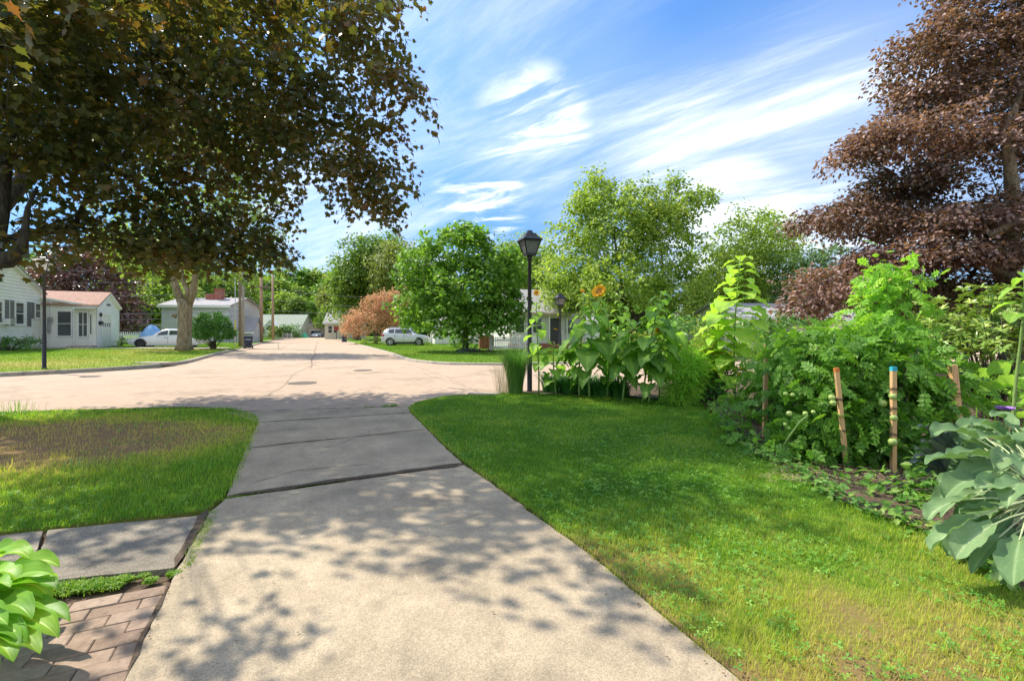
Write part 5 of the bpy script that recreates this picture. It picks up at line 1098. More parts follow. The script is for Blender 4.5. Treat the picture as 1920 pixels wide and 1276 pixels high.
# ---------------------------------------------------------------- cars
TYRE = mat('tyre_rubber', [(.012, .012, .013), (.025, .025, .026)], .8, 12, .1); RIM = mat('alloy', [(.42, .43, .44), (.55, .56, .57)], .3, 6, .02, metallic=.8)
DRIM = mat('dark_alloy', [(.06, .06, .065), (.10, .10, .105)], .35, 6, .02, metallic=.7)
CARGLASS = mat('car_glass', [(.02, .03, .035), (.035, .05, .055)], .05, 2, 0, spec=.9); TAIL = mat('tail_lamp', [(.45, .03, .05), (.55, .06, .07)], .2, 5, 0); HEADL = mat('head_lamp', [(.6, .62, .65), (.75, .77, .8)], .1, 5, 0); PLAS = mat('black_plastic', [(.02, .02, .022), (.035, .035, .037)], .6, 8, .05)
def car(name, loc, rz, Ln, W_, H_, st, paint, rimm, label, rw=.33, wx=(.19, .79), clad=False, lowz=.20, win=None, doors=(.50,)):
    """st: stations (t along the length from the nose, belt height, roof height, half width factor)"""
    e = empty(name, loc, rz, label, 'car')
    hw = W_ / 2
    T = [s_[0] for s_ in st]
    def at(t, k): return float(np.interp(t, T, [s_[k] for s_ in st]))
    def sec(t):
        zb_, zr_, wf = at(t, 1), at(t, 2), at(t, 3); w1 = hw * wf; up = max(0.0, min(1.0, (zr_ - zb_) / .35)); wr = w1 * (1 - .30 * up)
        lz = lowz + max(0, .12 - t) * 1.0 + max(0, t - .90) * 1.2
        return [(w1 * .93, lz), (w1 * .985, lz + .13), (w1, (lz + zb_) / 2), (w1 * .97, zb_ - .06), (w1 * .93, zb_), (wr * .98, zr_ - .05 * up - .01), (wr * .88, zr_ - .005), (wr * .5, zr_ + .015), (0, zr_ + .02)]
    ts = np.unique(np.concatenate([np.linspace(0, 1, 40), T])); g = Geo(); rows = []
    for t in ts:
        s_ = sec(t); x = (t - .5) * Ln; rows.append([(x, -y, z) for y, z in s_] + [(x, y, z) for y, z in s_[-2::-1]])
    k = len(rows[0]); V = [p for r_ in rows for p in r_]; n = len(rows)
    Fc = [(i * k + j, (i + 1) * k + j, (i + 1) * k + (j + 1) % k, i * k + (j + 1) % k) for i in range(n - 1) for j in range(k)] + [tuple(range(k)), tuple((n - 1) * k + j for j in range(k))[::-1]]
    g.add(V, Fc); body = g.build('body', paint, e, smooth=True)
    m = body.modifiers.new('es', 'EDGE_SPLIT'); m.split_angle = R(38)
    for s_ in (-1, 1):       # side glass
        for (t0, t1) in (win or ((.36, .54), (.56, .74))):
            g = Geo(); tt = np.linspace(t0, t1, 7); lo = []; hi = []
            for t in tt:
                q = sec(t); (y0, z0), (y1, z1) = q[4], q[5]; f0, f1 = .10, .90; lo.append(((t - .5) * Ln, s_ * (y0 + (y1 - y0) * f0 + .010), z0 + (z1 - z0) * f0)); hi.append(((t - .5) * Ln, s_ * (y0 + (y1 - y0) * f1 + .010), z0 + (z1 - z0) * f1))
            V = lo + hi; g.add(V, [(i, i + 1, 7 + i + 1, 7 + i) if s_ < 0 else (7 + i, 7 + i + 1, i + 1, i) for i in range(6)]); g.build('side_window', CARGLASS, e)
    # screens
    def screen(t0, t1):
        g = Geo(); V = []; tt = np.linspace(t0, t1, 5)
        for t in tt:
            q = sec(t); V += [((t - .5) * Ln, y, z + .012) for y, z in ((-q[6][0], q[6][1]), (-q[7][0], q[7][1]), (0, q[8][1]), (q[7][0], q[7][1]), (q[6][0], q[6][1]))]
        g.add(V, [(i * 5 + j, (i + 1) * 5 + j, (i + 1) * 5 + j + 1, i * 5 + j + 1) for i in range(4) for j in range(4)]); g.build('windscreen' if t0 < .5 else 'rear_window', CARGLASS, e)
    rt = [s_ for s_ in st if s_[2] > H_ - .06]
    i0 = next(i for i, s_ in enumerate(st) if s_[2] > s_[1] + .05); i1 = next(i for i, s_ in enumerate(st) if s_[2] > H_ - .12)
    screen(st[i0 - 1][0] + .02, st[i1][0] - .01)
    j1 = max(i for i, s_ in enumerate(st) if s_[2] > H_ - .12); j0 = max(i for i, s_ in enumerate(st) if s_[2] > s_[1] + .05)
    screen(st[j1][0] + .01, min(.985, st[min(j0 + 1, len(st) - 1)][0] - .01))
    for t in wx:
        x = (t - .5) * Ln
        for s_ in (-1, 1):
            yo = hw * at(t, 3)
            g = Geo(); n_ = 22; V = []
            for i in range(n_ + 1):
                a = math.pi * i / n_ ; 
                for rr in (rw * 1.0, rw * 1.17): V.append((x + rr * math.cos(a), s_ * (yo + .006), rw + rr * math.sin(a)))
            V += [(v[0], v[1] - s_ * .06, v[2]) for v in V]; m_ = 2 * (n_ + 1)
            g.add(V, [(2 * i, 2 * i + 1, 2 * i + 3, 2 * i + 2) for i in range(n_)] + [(2 * i + 1, 2 * i + 3, m_ + 2 * i + 3, m_ + 2 * i + 1) for i in range(n_)]); g.build('wheel_arch', PLAS, e)
            we = empty('wheel', (x, s_ * (yo - .09), rw)); we.parent = e
            g = Geo(); prof = [(rw * .62, -.10), (rw * .93, -.105), (rw, -.08), (rw, .08), (rw * .93, .105), (rw * .62, .10)]
            g.lathe(prof, 28); o = g.build('tyre', TYRE, we, smooth=False); o.rotation_euler = (R(90), 0, 0)
            g = Geo(); g.lathe([(rw * .66, .06), (rw * .66, .11), (rw * .60, .112), (rw * .58, .085), (.02, .08)], 24)
            for q in range(5):
                a = 2 * math.pi * q / 5; g.obox((rw * .08 * math.cos(a), rw * .08 * math.sin(a), .098), (rw * .62 * math.cos(a), rw * .62 * math.sin(a), .105), .07, .03)
            o = g.build('rim', rimm, we); o.rotation_euler = (R(90 if s_ < 0 else -90), 0, 0)
    for s_ in (-1, 1):
        q = sec(.03); g = Geo(); x = (.035 - .5) * Ln; z = at(.03, 1) - .13; g.box(x - .05, x + .26, s_ * hw * at(.06, 3) * .99 - .03, s_ * hw * at(.06, 3) * .99 + .012, z - .06, z + .05); g.build('headlight', HEADL, e, bevel=.01)
        x = (.965 - .5) * Ln; z = at(.97, 1) - .15; y = s_ * hw * at(.955, 3); g = Geo(); g.box(x - .16, x + .10, y - .12, y + .012, z - .07, z + .09); g.build('tail_light', TAIL, e, bevel=.01)
        t = win[0][0] + .01 if win else .37; q = sec(t); g = Geo(); g.box((t - .5) * Ln - .02, (t - .5) * Ln + .10, min(s_ * (q[4][0]), s_ * (q[4][0] + .17)), max(s_ * q[4][0], s_ * (q[4][0] + .17)), q[4][1] + .0, q[4][1] + .13); g.build('wing_mirror', paint, e, bevel=.02)
        for t in doors:
            q0 = sec(t); g = Geo(); xx = (t - .5) * Ln; z0 = lowz + .12; g.box(xx - .006, xx + .006, s_ * (hw * .99) - .012, s_ * (hw * at(t, 3)) + .004 if s_ > 0 else -(hw * at(t, 3)) - .004 + .016, z0, at(t, 1) - .05) if s_ > 0 else g.box(xx - .006, xx + .006, -(hw * at(t, 3)) - .004, -(hw) + .02, z0, at(t, 1) - .05); g.build('door_seam', PLAS, e)
            g = Geo(); g.box(xx - .24, xx - .08, min(s_ * hw * at(t, 3) * .97, s_ * (hw * at(t, 3) + .02)), max(s_ * hw * at(t, 3) * .97, s_ * (hw * at(t, 3) + .02)), at(t, 1) - .17, at(t, 1) - .135); g.build('door_handle', rimm if rimm is RIM else PLAS, e)
    if clad:
        g = Geo()
        for s_ in (-1, 1): y = s_ * hw * 1.0; g.box(-.30 * Ln, .29 * Ln, min(y - s_ * .1, y + s_ * .012), max(y - s_ * .1, y + s_ * .012), lowz - .02, lowz + .17)
        g.box(.46 * Ln, .502 * Ln, -hw * .8, hw * .8, lowz + .12, lowz + .36); g.build('sill_cladding', PLAS, e)
        g = Geo()
        for s_ in (-1, 1): g.tube([(-.10 * Ln, s_ * hw * .60, H_ + .02), (-.06 * Ln, s_ * hw * .60, H_ + .06), (.32 * Ln, s_ * hw * .60, H_ + .05), (.36 * Ln, s_ * hw * .60, H_ - .01)], .018, 6)
        g.build('roof_rail', RIM, e)
    return e
SILV = mat('silver_paint', [(.55, .56, .58), (.62, .63, .65)], .28, 2, 0, metallic=.25, coat=.8); WHP = mat('pearl_paint', [(.66, .69, .74), (.74, .77, .82)], .25, 2, 0, coat=.8)
sedan_st = [(0, .62, .63, .70), (.02, .68, .69, .84), (.08, .74, .76, .95), (.20, .84, .86, 1), (.30, .90, .93, 1), (.335, .92, .97, 1), (.44, .94, 1.36, 1), (.52, .95, 1.43, 1), (.64, .96, 1.42, 1), (.72, .97, 1.34, 1), (.83, .99, 1.03, .99), (.90, .98, 1.01, .97), (.97, .92, .95, .92), (1, .70, .74, .82)]
sx_, sy_ = -26.2, 35.9; sz = float(zA(np.array([(sx_, sy_)]))[0]) - .05
car('sedan_car', (sx_, sy_, sz), ROT * .75, 4.85, 1.85, 1.43, sedan_st, WHP, DRIM, 'pearl white four door sedan parked behind the big forked tree', win=((.385, .53), (.55, .70)), rw=.34, wx=(.185, .775), doors=(.54, .72))
suv_st = [(0, .72, .73, .72), (.02, .82, .83, .86), (.08, .93, .95, .95), (.24, 1.02, 1.05, 1), (.27, 1.04, 1.08, 1), (.385, 1.06, 1.55, 1), (.46, 1.07, 1.63, 1), (.75, 1.12, 1.62, 1), (.88, 1.16, 1.55, .98), (.93, 1.16, 1.42, .96), (.975, 1.10, 1.14, .92), (1, .85, .9, .84)]
b = wp(761, 650, 43)
car('suv_car', (b[0], b[1], .04), math.pi + .05, 4.15, 1.8, 1.63, suv_st, SILV, RIM, 'silver sport utility car parked left of the young maple', win=((.345, .50), (.52, .70), (.72, .84)), rw=.36, wx=(.19, .80), clad=True, doors=(.51, .71))
b = wp(593, 632, 91.0); car('hatchback_car', (b[0], b[1] + .3, -.02), math.pi / 2 + .03, 2.6, 1.35, 1.0, [(t, zb_ * .66, zr_ * .61, w_) for t, zb_, zr_, w_ in suv_st], WHP, RIM, 'white car standing nose out at the open far garage', win=((.4, .5), (.52, .7)), rw=.26, lowz=.15)
# chain link / grey low fence pieces by the green roofed house
b = wp(530, 632, 84); g = Geo(); e = empty('garden_fence', tuple(b), 0, 'low grey fence panel in front of the green roofed house', 'fence')
g.box(0, 1.6, -.02, .02, .0, .7); g.build('panel', ROOFG, e); g = Geo(); [g.box(x - .05, x + .05, -.05, .05, -.1, .8) for x in (0, .8, 1.6)]; g.build('post', WHITE, e)
# ---------------------------------------------------------------- the garden
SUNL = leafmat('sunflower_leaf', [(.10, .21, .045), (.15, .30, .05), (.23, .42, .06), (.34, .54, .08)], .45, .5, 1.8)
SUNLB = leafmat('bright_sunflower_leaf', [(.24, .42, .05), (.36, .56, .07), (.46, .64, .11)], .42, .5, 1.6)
STEMG = mat('green_stem', [(.13, .22, .05), (.22, .33, .08)], .6, 10, .2)
PETAL = leafmat('orange_petal', [(.60, .28, .01), (.85, .52, .02), (.95, .72, .06)], .3, .5, 1.3, .2, (1, .8, .3))
DISC = mat('seed_disc', [(.10, .04, .01), (.35, .16, .02), (.5, .28, .04)], .9, 40, .8)
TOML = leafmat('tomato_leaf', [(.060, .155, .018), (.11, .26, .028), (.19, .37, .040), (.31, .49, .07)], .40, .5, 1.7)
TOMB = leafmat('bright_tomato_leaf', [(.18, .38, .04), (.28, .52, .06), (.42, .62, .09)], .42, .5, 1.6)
TOMF = mat('unripe_tomato', [(.22, .36, .06), (.36, .48, .12), (.42, .48, .14)], .22, 8, .02, coat=.4)
COLL = leafmat('collard_leaf', [(.11, .20, .085), (.18, .29, .125), (.29, .40, .19), (.56, .62, .38)], .25, .62, 1.4, .18, (.9, 1, .5))
KALE = leafmat('dark_kale_leaf', [(.030, .055, .052), (.055, .085, .080), (.09, .12, .12)], .12, .6)
HOSTA = leafmat('hosta_leaf', [(.12, .29, .025), (.24, .45, .04), (.42, .58, .07)], .40, .48, 1.7)
SQUASH = leafmat('squash_leaf', [(.18, .34, .05), (.28, .50, .08), (.40, .60, .12)], .40, .55, 1.6)
RHOD = leafmat('rhododendron_leaf', [(.10, .19, .035), (.19, .32, .055), (.32, .44, .08), (.50, .54, .13)], .22, .30, 1.3, .5)
BEAN = leafmat('bean_leaf', [(.08, .20, .04), (.13, .30, .05), (.22, .40, .07), (.38, .44, .12)], .38, .5)
STRAPL = leafmat('strap_leaf', [(.030, .13, .022), (.06, .21, .035), (.12, .32, .05)], .35, .4)
ORNG = leafmat('ornamental_grass_blade', [(.05, .15, .025), (.09, .24, .04), (.17, .33, .06), (.45, .42, .20)], .4, .45)
PURP = mat('purple_bloom', [(.42, .22, .62), (.58, .36, .76)], .8, 60, .5)

def paddle(g, p0, p1, p2, wd, pet=.25, shape='oval', cup=.15, ruf=.0, fr=6, nu=9, nv=6, tint=.5, up=(0, 0, 1), roll=0.0, pw=.008, curl=0.0, nvein=0, bl=.02, puck=.0, nib=.0, par=0):
    """one leaf along the curve p0-p1-p2: the first part is the stalk, the rest the blade"""
    p0, p1, p2 = (np.array(p, float) for p in (p0, p1, p2)); L = np.linalg.norm(p1 - p0) + np.linalg.norm(p2 - p1)
    def cv(t): return (1 - t) ** 2 * p0 + 2 * t * (1 - t) * p1 + t * t * p2
    def tg(t): v = 2 * (1 - t) * (p1 - p0) + 2 * t * (p2 - p1); return v / (np.linalg.norm(v) + 1e-9)
    if pet > 0: g.tube([cv(t) for t in np.linspace(0, pet + .04, 4)], [pw * 1.25, pw, pw * .9, pw * .7], 5, False, tint=.98 if shape in ('paddle',) else min(1, tint + .3))
    V = []; T = []; up = np.array(up, float)
    ph = rng.uniform(0, 6.28); blem = rng.normal(0, bl, (nu + 1, nv + 1)); edge = 1 - np.abs(rng.normal(0, nib, nu + 1)) if nib else np.ones(nu + 1)
    for i in range(nu + 1):
        s = i / nu; t = pet + (1 - pet) * s; c = cv(t); k = tg(t); sd = np.cross(k, up); sd /= (np.linalg.norm(sd) + 1e-9); n = np.cross(sd, k)
        if roll: sd, n = sd * math.cos(roll) + n * math.sin(roll), n * math.cos(roll) - sd * math.sin(roll)
        if shape == 'heart': wv = (math.sin(math.pi * min(1, (s * .86 + .14)) ** .72)) ** .75 * (1 - .15 * s)
        elif shape == 'paddle': wv = math.sin(math.pi * (s * .93 + .07) ** 1.15) ** .62
        elif shape == 'narrow': wv = math.sin(math.pi * (s * .95 + .03)) ** .6
        else: wv = math.sin(math.pi * (s * .96 + .03) ** .9) ** .8
        if i == nu: wv = .02
        for j in range(nv + 1):
            q = (j / nv * 2 - 1); e_ = abs(q)
            z = cup * wd * (e_ ** 1.6) * wv + ruf * wd * e_ ** 3 * math.sin(fr * 6.28 * s + ph + (2 if q > 0 else 0)) - .02 * wd * (1 - e_) ** 6 + curl * wd * math.sin(3 * s + ph) * q
            back = (-.16 * wd * (e_ ** 2) if shape == 'heart' and i < 2 else 0)
            V.append(c + sd * q * wd / 2 * wv * edge[i] + n * (z + rng.normal(0, puck) * wd) + k * back); vn = max(0.0, math.cos(6.283 * (nvein * (s + (.55 if nvein else 0) * -e_)))) ** 6 * (1 - e_ * .6) if nvein else 0
            T.append(min(1, max(0, (.12 * math.cos(q * 18) if par else 0) + tint + .38 * (1 - e_) ** 12 + .16 * vn - .04 * e_ + .06 * math.sin(7 * s + 4 * q + ph) + blem[i, j])))
    W = nv + 1
    g.add(np.array(V), [(i * W + j, i * W + j + 1, (i + 1) * W + j + 1, (i + 1) * W + j) for i in range(nu) for j in range(nv)], np.array(T))

def sunflower(px, py, Y, top_py, label, lm=SUNL, n=18, size=.24, heads=(), start=.2, lean=(0, 0), seed=0, tintb=.45, droop=1.0, stems=1, x_top=None):
    rs = np.random.default_rng(seed); b = wp(px, py, Y); b[2] = .03
    H_ = wp(px, top_py, Y)[2] - b[2]; xt = (wp(x_top if x_top is not None else px, top_py, Y)[0] - b[0])
    e = empty('sunflower', tuple(b), 0, label, 'sunflower', 'sunflowers along the back of the bed')
    def cpos(t): return np.array((xt * t ** 1.5 + .03 * math.sin(4 * t + seed), lean[1] * t * t + .02 * math.sin(5 * t), H_ * t))
    g = Geo(); g.tube([cpos(t) for t in np.linspace(0, 1, 12)], [.021 - .012 * t for t in np.linspace(0, 1, 12)], 8); g.build('stem', STEMG, e, smooth=True)
    g = Geo(); az = rs.uniform(0, 6.28)
    for i in range(n):
        t = start + (1 - start) * ((i + .5) / n) ** .9; az += 2.4 + rs.normal(0, .25); c = cpos(t); s = size * 1.22 * (1.15 - .75 * max(0, t - .55) / .45) * rs.uniform(.8, 1.15)
        if t < .4: s *= .8
        o = np.array((math.cos(az), math.sin(az), 0)); r = s * .72
        p0 = c; p1 = c + o * r * .9 + np.array((0, 0, s * .50)); p2 = c + o * (r + s * .60) + np.array((0, 0, -s * .55 * droop * rs.uniform(.5, 1.3)))
        paddle(g, p0, p1, p2, s * rs.uniform(.95, 1.12), .36, 'heart', .06, .04, 3, 11, 8, tintb + rs.normal(0, .16), pw=.005, nvein=4, nib=.02)
    g.build('leaves', lm, e, smooth=True)
    for (hx, hy, hs, el, azh) in heads:
        c = wp(hx, hy, Y) - b; hd = empty('flower_head', tuple(c)); hd.parent = e; q = Vector((math.cos(azh) * math.cos(el), math.sin(azh) * math.cos(el), math.sin(el))).to_track_quat('Z', 'Y'); hd.rotation_mode = 'QUATERNION'; hd.rotation_quaternion = q
        g = Geo(); g.lathe([(.02 * hs, -.12 * hs), (.5 * hs, -.10 * hs), (.58 * hs, .0), (.50 * hs, .07 * hs), (.25 * hs, .05 * hs), (.02 * hs, .03 * hs)], 20); g.build('seed_disc', DISC, hd, smooth=True)
        g = Geo(); m = 90; a = rs.uniform(0, 6.28, m); lay = rs.uniform(-.3, .9, m); tip = np.column_stack([np.cos(a), np.sin(a), lay]); P = np.column_stack([np.cos(a) * .48 * hs, np.sin(a) * .48 * hs, .04 * hs * lay]); nr = np.column_stack([-np.cos(a) * lay, -np.sin(a) * lay, np.ones(m)])
        g.inst(LONG[0] * np.array((1.5, 1, 1)), LONG[1], P, frames(nr, tip), hs * rs.uniform(.45, .75, m), rs.uniform(0, 1, m)); g.build('petals', PETAL, hd)
        g = Geo(); m = 26; a = np.arange(m) * 6.283 / m; tip = np.column_stack([np.cos(a), np.sin(a), -.25 + 0 * a]); P = np.column_stack([np.cos(a) * .40 * hs, np.sin(a) * .40 * hs, -.09 * hs + 0 * a]); nr = np.column_stack([0 * a, 0 * a, 1 + 0 * a])
        g.inst(LONG[0] * np.array((2, 1, 1)), LONG[1], P, frames(nr, tip), hs * rs.uniform(.4, .6, m), .6); g.build('sepals', lm, hd)
    return e
sunflower(1008, 738, 10.7, 566, 'slender sunflower just right of the near lamp post, with one small orange bud', n=20, size=.20, heads=((1006, 549, .07, .5, -1.6),), seed=1, tintb=.62)
sunflower(1040, 736, 10.5, 640, 'short leafy sunflower with a red bud, left of the tall flowering one', n=13, size=.22, heads=((1042, 617, .05, 1.3, 0),), seed=2, tintb=.5)
sunflower(1105, 742, 10.0, 560, 'tall sunflower with the big open yellow orange bloom', n=24, size=.33, heads=((1123, 546, .145, .45, -2.3),), seed=3, tintb=.30, droop=1.7, x_top=1118)
sunflower(1088, 741, 10.2, 556, 'tall sunflower with small brown bloom, just left of the big open bloom', n=16, size=.27, heads=((1092, 545, .05, .9, -1.6),), seed=4, tintb=.40, droop=1.5, x_top=1092)
sunflower(1160, 744, 10.6, 545, 'pale leafy sunflower without bloom, right of the big open bloom', n=24, size=.20, seed=5, tintb=.85)
sunflower(1168, 752, 9.6, 598, 'bending sunflower with large dull leaves, left of the pair of slanting stems', n=20, size=.30, seed=6, tintb=.30, droop=1.5, x_top=1182)
sunflower(1203, 757, 9.4, 545, 'dark leafy sunflower rising above its neighbours, nodding yellow bloom at its side', n=26, size=.31, heads=((1237, 618, .10, -.9, -1.3),), seed=7, tintb=.26, droop=1.1, x_top=1244)
sunflower(1214, 757, 9.3, 600, 'broad leaved sunflower, right one of the two slanting stems', n=20, size=.28, seed=8, tintb=.36, droop=1.4, x_top=1262)
sunflower(1140, 747, 10.2, 590, 'leafy sunflower filling the gap between the big bloom and the bending one', n=20, size=.27, seed=12, tintb=.55, droop=1.2)
sunflower(1235, 752, 10.0, 575, 'sunflower with mid green leaves behind the nodding yellow bloom', n=22, size=.28, seed=13, tintb=.6, droop=1.0)
sunflower(1268, 748, 10.3, 590, 'rightmost green sunflower, rising behind the feathery bush', n=20, size=.27, seed=14, tintb=.45, droop=1.1)
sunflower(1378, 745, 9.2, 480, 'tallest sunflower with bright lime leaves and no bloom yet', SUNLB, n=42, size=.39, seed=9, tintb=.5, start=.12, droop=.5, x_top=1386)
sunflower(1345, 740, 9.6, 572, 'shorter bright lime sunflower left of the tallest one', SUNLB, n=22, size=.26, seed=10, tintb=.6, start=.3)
sunflower(1905, 800, 5.2, 500, 'sunflower with pale pointed leaves cut by the right edge of the view', SUNL, n=10, size=.22, seed=11, tintb=.7, start=.72, x_top=1915)

# arching clumps
def clump(name, px, py, Y, n, h, rad, wd, lm, label, cat, spread=.5, seed=0, z0=.03, tint=.45):
    rs = np.random.default_rng(seed); b = wp(px, py, Y); b[2] = z0; g = Geo(); V = []; Fc = []; T = []
    for i in range(n):
        a = rs.uniform(0, 6.283); q = rad * math.sqrt(rs.uniform(0, 1)) * .5; hh = h * rs.uniform(.6, 1.1); ou = hh * spread * rs.uniform(.15, 1.1); k = len(V); tt = float(np.clip(tint + rs.normal(0, .18), 0, 1))
        c, s = math.cos(a), math.sin(a)
        for j in range(6):
            t = j / 5; r_ = q + ou * t ** 1.8; z = hh * (t * 1.15 - .35 * t ** 3 * spread * 2); w_ = wd * (1 - t) ** .6 * .5 + .0006
            V += [(c * r_ - s * w_, s * r_ + c * w_, z), (c * r_ + s * w_, s * r_ - c * w_, z)]; T += [tt, tt]
        Fc += [(k + 2 * j, k + 2 * j + 1, k + 2 * j + 3, k + 2 * j + 2) for j in range(5)]
    g.add(V, Fc, np.array(T)); o = g.build(name, lm, None, (0, 0, 0)); o.location = tuple(b); return tag(o, label, cat)
clump('ornamental_grass', 967, 737, 10.9, 1500, 1.12, .34, .007, ORNG, 'tall fine ornamental grass clump left of the near lamp post', 'ornamental grass', .38, 1)
clump('ornamental_grass', 945, 737, 11.0, 160, .95, .5, .004, leafmat('dry_grass_blade', [(.40, .33, .22), (.6, .52, .38)], .3, .6), 'dry straw coloured grass tips leaning over the road', 'ornamental grass', .5, 2)
for i, (px, py, Y, lab) in enumerate(((1035, 735, 11.2, 'strap leaved daylily clump just right of the lamp post'), (1068, 738, 10.9, 'daylily clump below the short sunflower'), (1100, 739, 10.8, 'daylily clump behind the stem of the big bloom'), (1132, 743, 10.5, 'daylily clump between the big bloom and the bending sunflower'), (1160, 746, 10.3, 'rightmost daylily clump, beside the bare soil'))):
    o = clump('daylily', px, py, Y, 260, .62, .5, .022, STRAPL, lab, 'daylily', .75, 10 + i, tint=.40); o['group'] = 'daylilies under the sunflowers'
# feathery plant
FEA = leafmat('feathery_foliage', [(.18, .38, .04), (.28, .52, .06), (.40, .62, .09)], .42, .6); FEB = leafmat('feathery_foliage_pale', [(.20, .34, .06), (.34, .44, .10), (.62, .55, .28)], .4, .6)
lob = [LB(1285, 705, 9.3, 34, 44, .35), LB(1275, 735, 9.2, 32, 26, .3), LB(1300, 680, 9.4, 22, 24, .25)]
bush('feathery_plant', 1284, 9.3, .03, lob, FEA, .16, 26, 40, .16, 'feathery fine leaved bright green bush at the edge of the bed', tmpl=(LONG[0] * np.array((.28, 1, 1)), LONG[1]), cat='plant', shell=.2, flat=.8, leafjit=1.0)
lob = [LB(1318, 690, 9.8, 28, 50, .3), LB(1322, 650, 9.9, 20, 30, .25)]
bush('feathery_plant', 1318, 9.8, .03, lob, FEB, .16, 22, 36, .16, 'pale tufted plant right behind the feathery bush', tmpl=(LONG[0] * np.array((.28, 1, 1)), LONG[1]), cat='plant', shell=.2, flat=.8, leafjit=1.0)

def flowers(parent, lobes, n, size, m_, zmin=.3, name='flowers', tm=None):
    g = Geo(); P = []
    for lb in lobes:
        c, r = np.array(lb[0]), np.array(lb[1]); d = unit(rng.normal(0, 1, (n, 3))); d[:, 2] = np.abs(d[:, 2]) * .9; d[:, 1] = -np.abs(d[:, 1]); P.append(c + d * r * rng.uniform(.85, 1.15, (n, 1)))
    P = np.concatenate(P); m = len(P); V = []; 
    fl = [(0, 0, .12)] + [((1 if k % 2 == 0 else .55) * math.cos(k * math.pi / 5), (1 if k % 2 == 0 else .55) * math.sin(k * math.pi / 5), 0) for k in range(10)]
    nr = rng.normal(0, .5, (m, 3)) + np.array((-.2, -.6, .7)); g.inst(fl, [(0, 1 + k, 1 + (k + 1) % 10) for k in range(10)], P, frames(nr, rng.normal(0, 1, (m, 3))), size * rng.uniform(.6, 1.2, m), rng.uniform(0, 1, m))
    g.build(name, m_, parent, parent.location)
YEL = leafmat('yellow_petal', [(.85, .50, .02), (.90, .68, .05), (.85, .40, .04)], .3, .5, 1.2, .2, (1, .9, .3))
lob = [LB(1335, 672, 9.9, 34, 26, .4), LB(1365, 700, 9.6, 30, 30, .4), LB(1310, 665, 10.4, 26, 24, .4)]
e = bush('coneflower_bush', 1345, 9.9, .03, lob, TOML, .09, 14, 12, .12, 'bushy plants dotted with yellow and orange flowers behind the feathery bush', tmpl=OVAL, cat='flowers'); flowers(e, lob, 46, .032, YEL)
lob = [LB(1345, 720, 9.3, 28, 26, .35), LB(1325, 725, 9.5, 20, 22, .3)]
bush('dark_bush', 1338, 9.4, .03, lob, STRAPL, .08, 14, 12, .12, 'dark green bush under the yellow flowers', tmpl=OVAL)
# more planting farther back between the bed and the red maple
lob = [LB(1200, 660, 12.5, 120, 24, .7), LB(1100, 655, 12.8, 60, 20, .6)]
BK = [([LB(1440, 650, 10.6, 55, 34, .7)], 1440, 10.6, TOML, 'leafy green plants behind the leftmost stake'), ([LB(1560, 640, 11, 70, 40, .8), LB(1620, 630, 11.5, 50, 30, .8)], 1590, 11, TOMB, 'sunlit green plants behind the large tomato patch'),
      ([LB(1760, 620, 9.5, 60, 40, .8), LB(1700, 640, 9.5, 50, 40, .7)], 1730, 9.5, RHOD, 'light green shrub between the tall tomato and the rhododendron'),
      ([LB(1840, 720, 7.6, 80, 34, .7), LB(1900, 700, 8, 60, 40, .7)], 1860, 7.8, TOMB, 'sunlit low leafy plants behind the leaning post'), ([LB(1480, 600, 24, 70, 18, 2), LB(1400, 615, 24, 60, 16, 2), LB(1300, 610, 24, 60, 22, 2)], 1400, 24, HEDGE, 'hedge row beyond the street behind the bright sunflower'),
      ([LB(1230, 640, 26, 60, 22, 2), LB(1130, 650, 27, 50, 16, 2)], 1190, 26, OLIVEG, 'loose shrubs beyond the street behind the sunflowers')]
for lob, px, Y, m_, lab in BK: bush('leafy_bush', px, Y, .0, lob, m_, .11 * max(1, Y / 12), 6 / max(1, Y / 12) ** 1.5, 12, .18 * max(1, Y / 12), lab, tmpl=OVAL, shell=.3)
lob = [LB(1850, 590, 8.2, 90, 55, .9), LB(1780, 625, 8.0, 55, 40, .7), LB(1920, 610, 8, 70, 60, .8), LB(1860, 650, 7.6, 80, 40, .7, -.05)]
bush('rhododendron', 1860, 8.1, .02, lob, RHOD, .13, 17, 13, .12, 'rhododendron with whorls of long leathery leaves at the right', tmpl=LONG, mode='whorl', shell=.45, tint=.55, sub=14, twig=.012)

# tomatoes
def stake(px, py, tx, ty, Y, label, wd=.045, cap=None, knots=(), z0=0):
    b = wp(px, py, Y); b[2] = z0; t = wp(tx, ty, Y); e = empty('garden_stake', tuple(b), 0, label, 'stake', 'wooden stakes in the vegetable bed'); g = Geo(); tt = t - b
    g.obox((0, 0, -.1), tuple(tt), wd, wd * .8, up=(0, 1, 0)); g.build('stake', STAKE, e, bevel=.003)
    if cap: g = Geo(); g.obox(tuple(tt * .965), tuple(tt * 1.004), wd * 1.04, wd * .86, up=(0, 1, 0)); g.build('painted_end', cap, e)
    for k in knots:
        g = Geo(); c = tt * k; r = wd * .72
        for s_ in (-.006, .006): g.tube([(c[0] + r * math.cos(a), c[1] + r * .9 * math.sin(a), c[2] + s_ + .006 * math.sin(a * 2)) for a in np.linspace(0, 6.283, 13)], .003, 5, False)
        g.build('twine_tie', TWINE, e)
    return e
BLUEP = mat('blue_paint', [(.02, .32, .42), (.04, .42, .52)], .6, 10, .05); ORP = mat('orange_paint', [(.55, .16, .03), (.65, .22, .05)], .6, 10, .05)
stake(1675, 890, 1675, 688, 4.85, 'upright stake with blue painted top in front of the large tomato patch', .048, BLUEP, (.55, .38, .30, .62, .80))
stake(1590, 884, 1568, 690, 4.95, 'leaning stake with orange painted top at the front of the tomato patch', .042, ORP, (.70, .40))
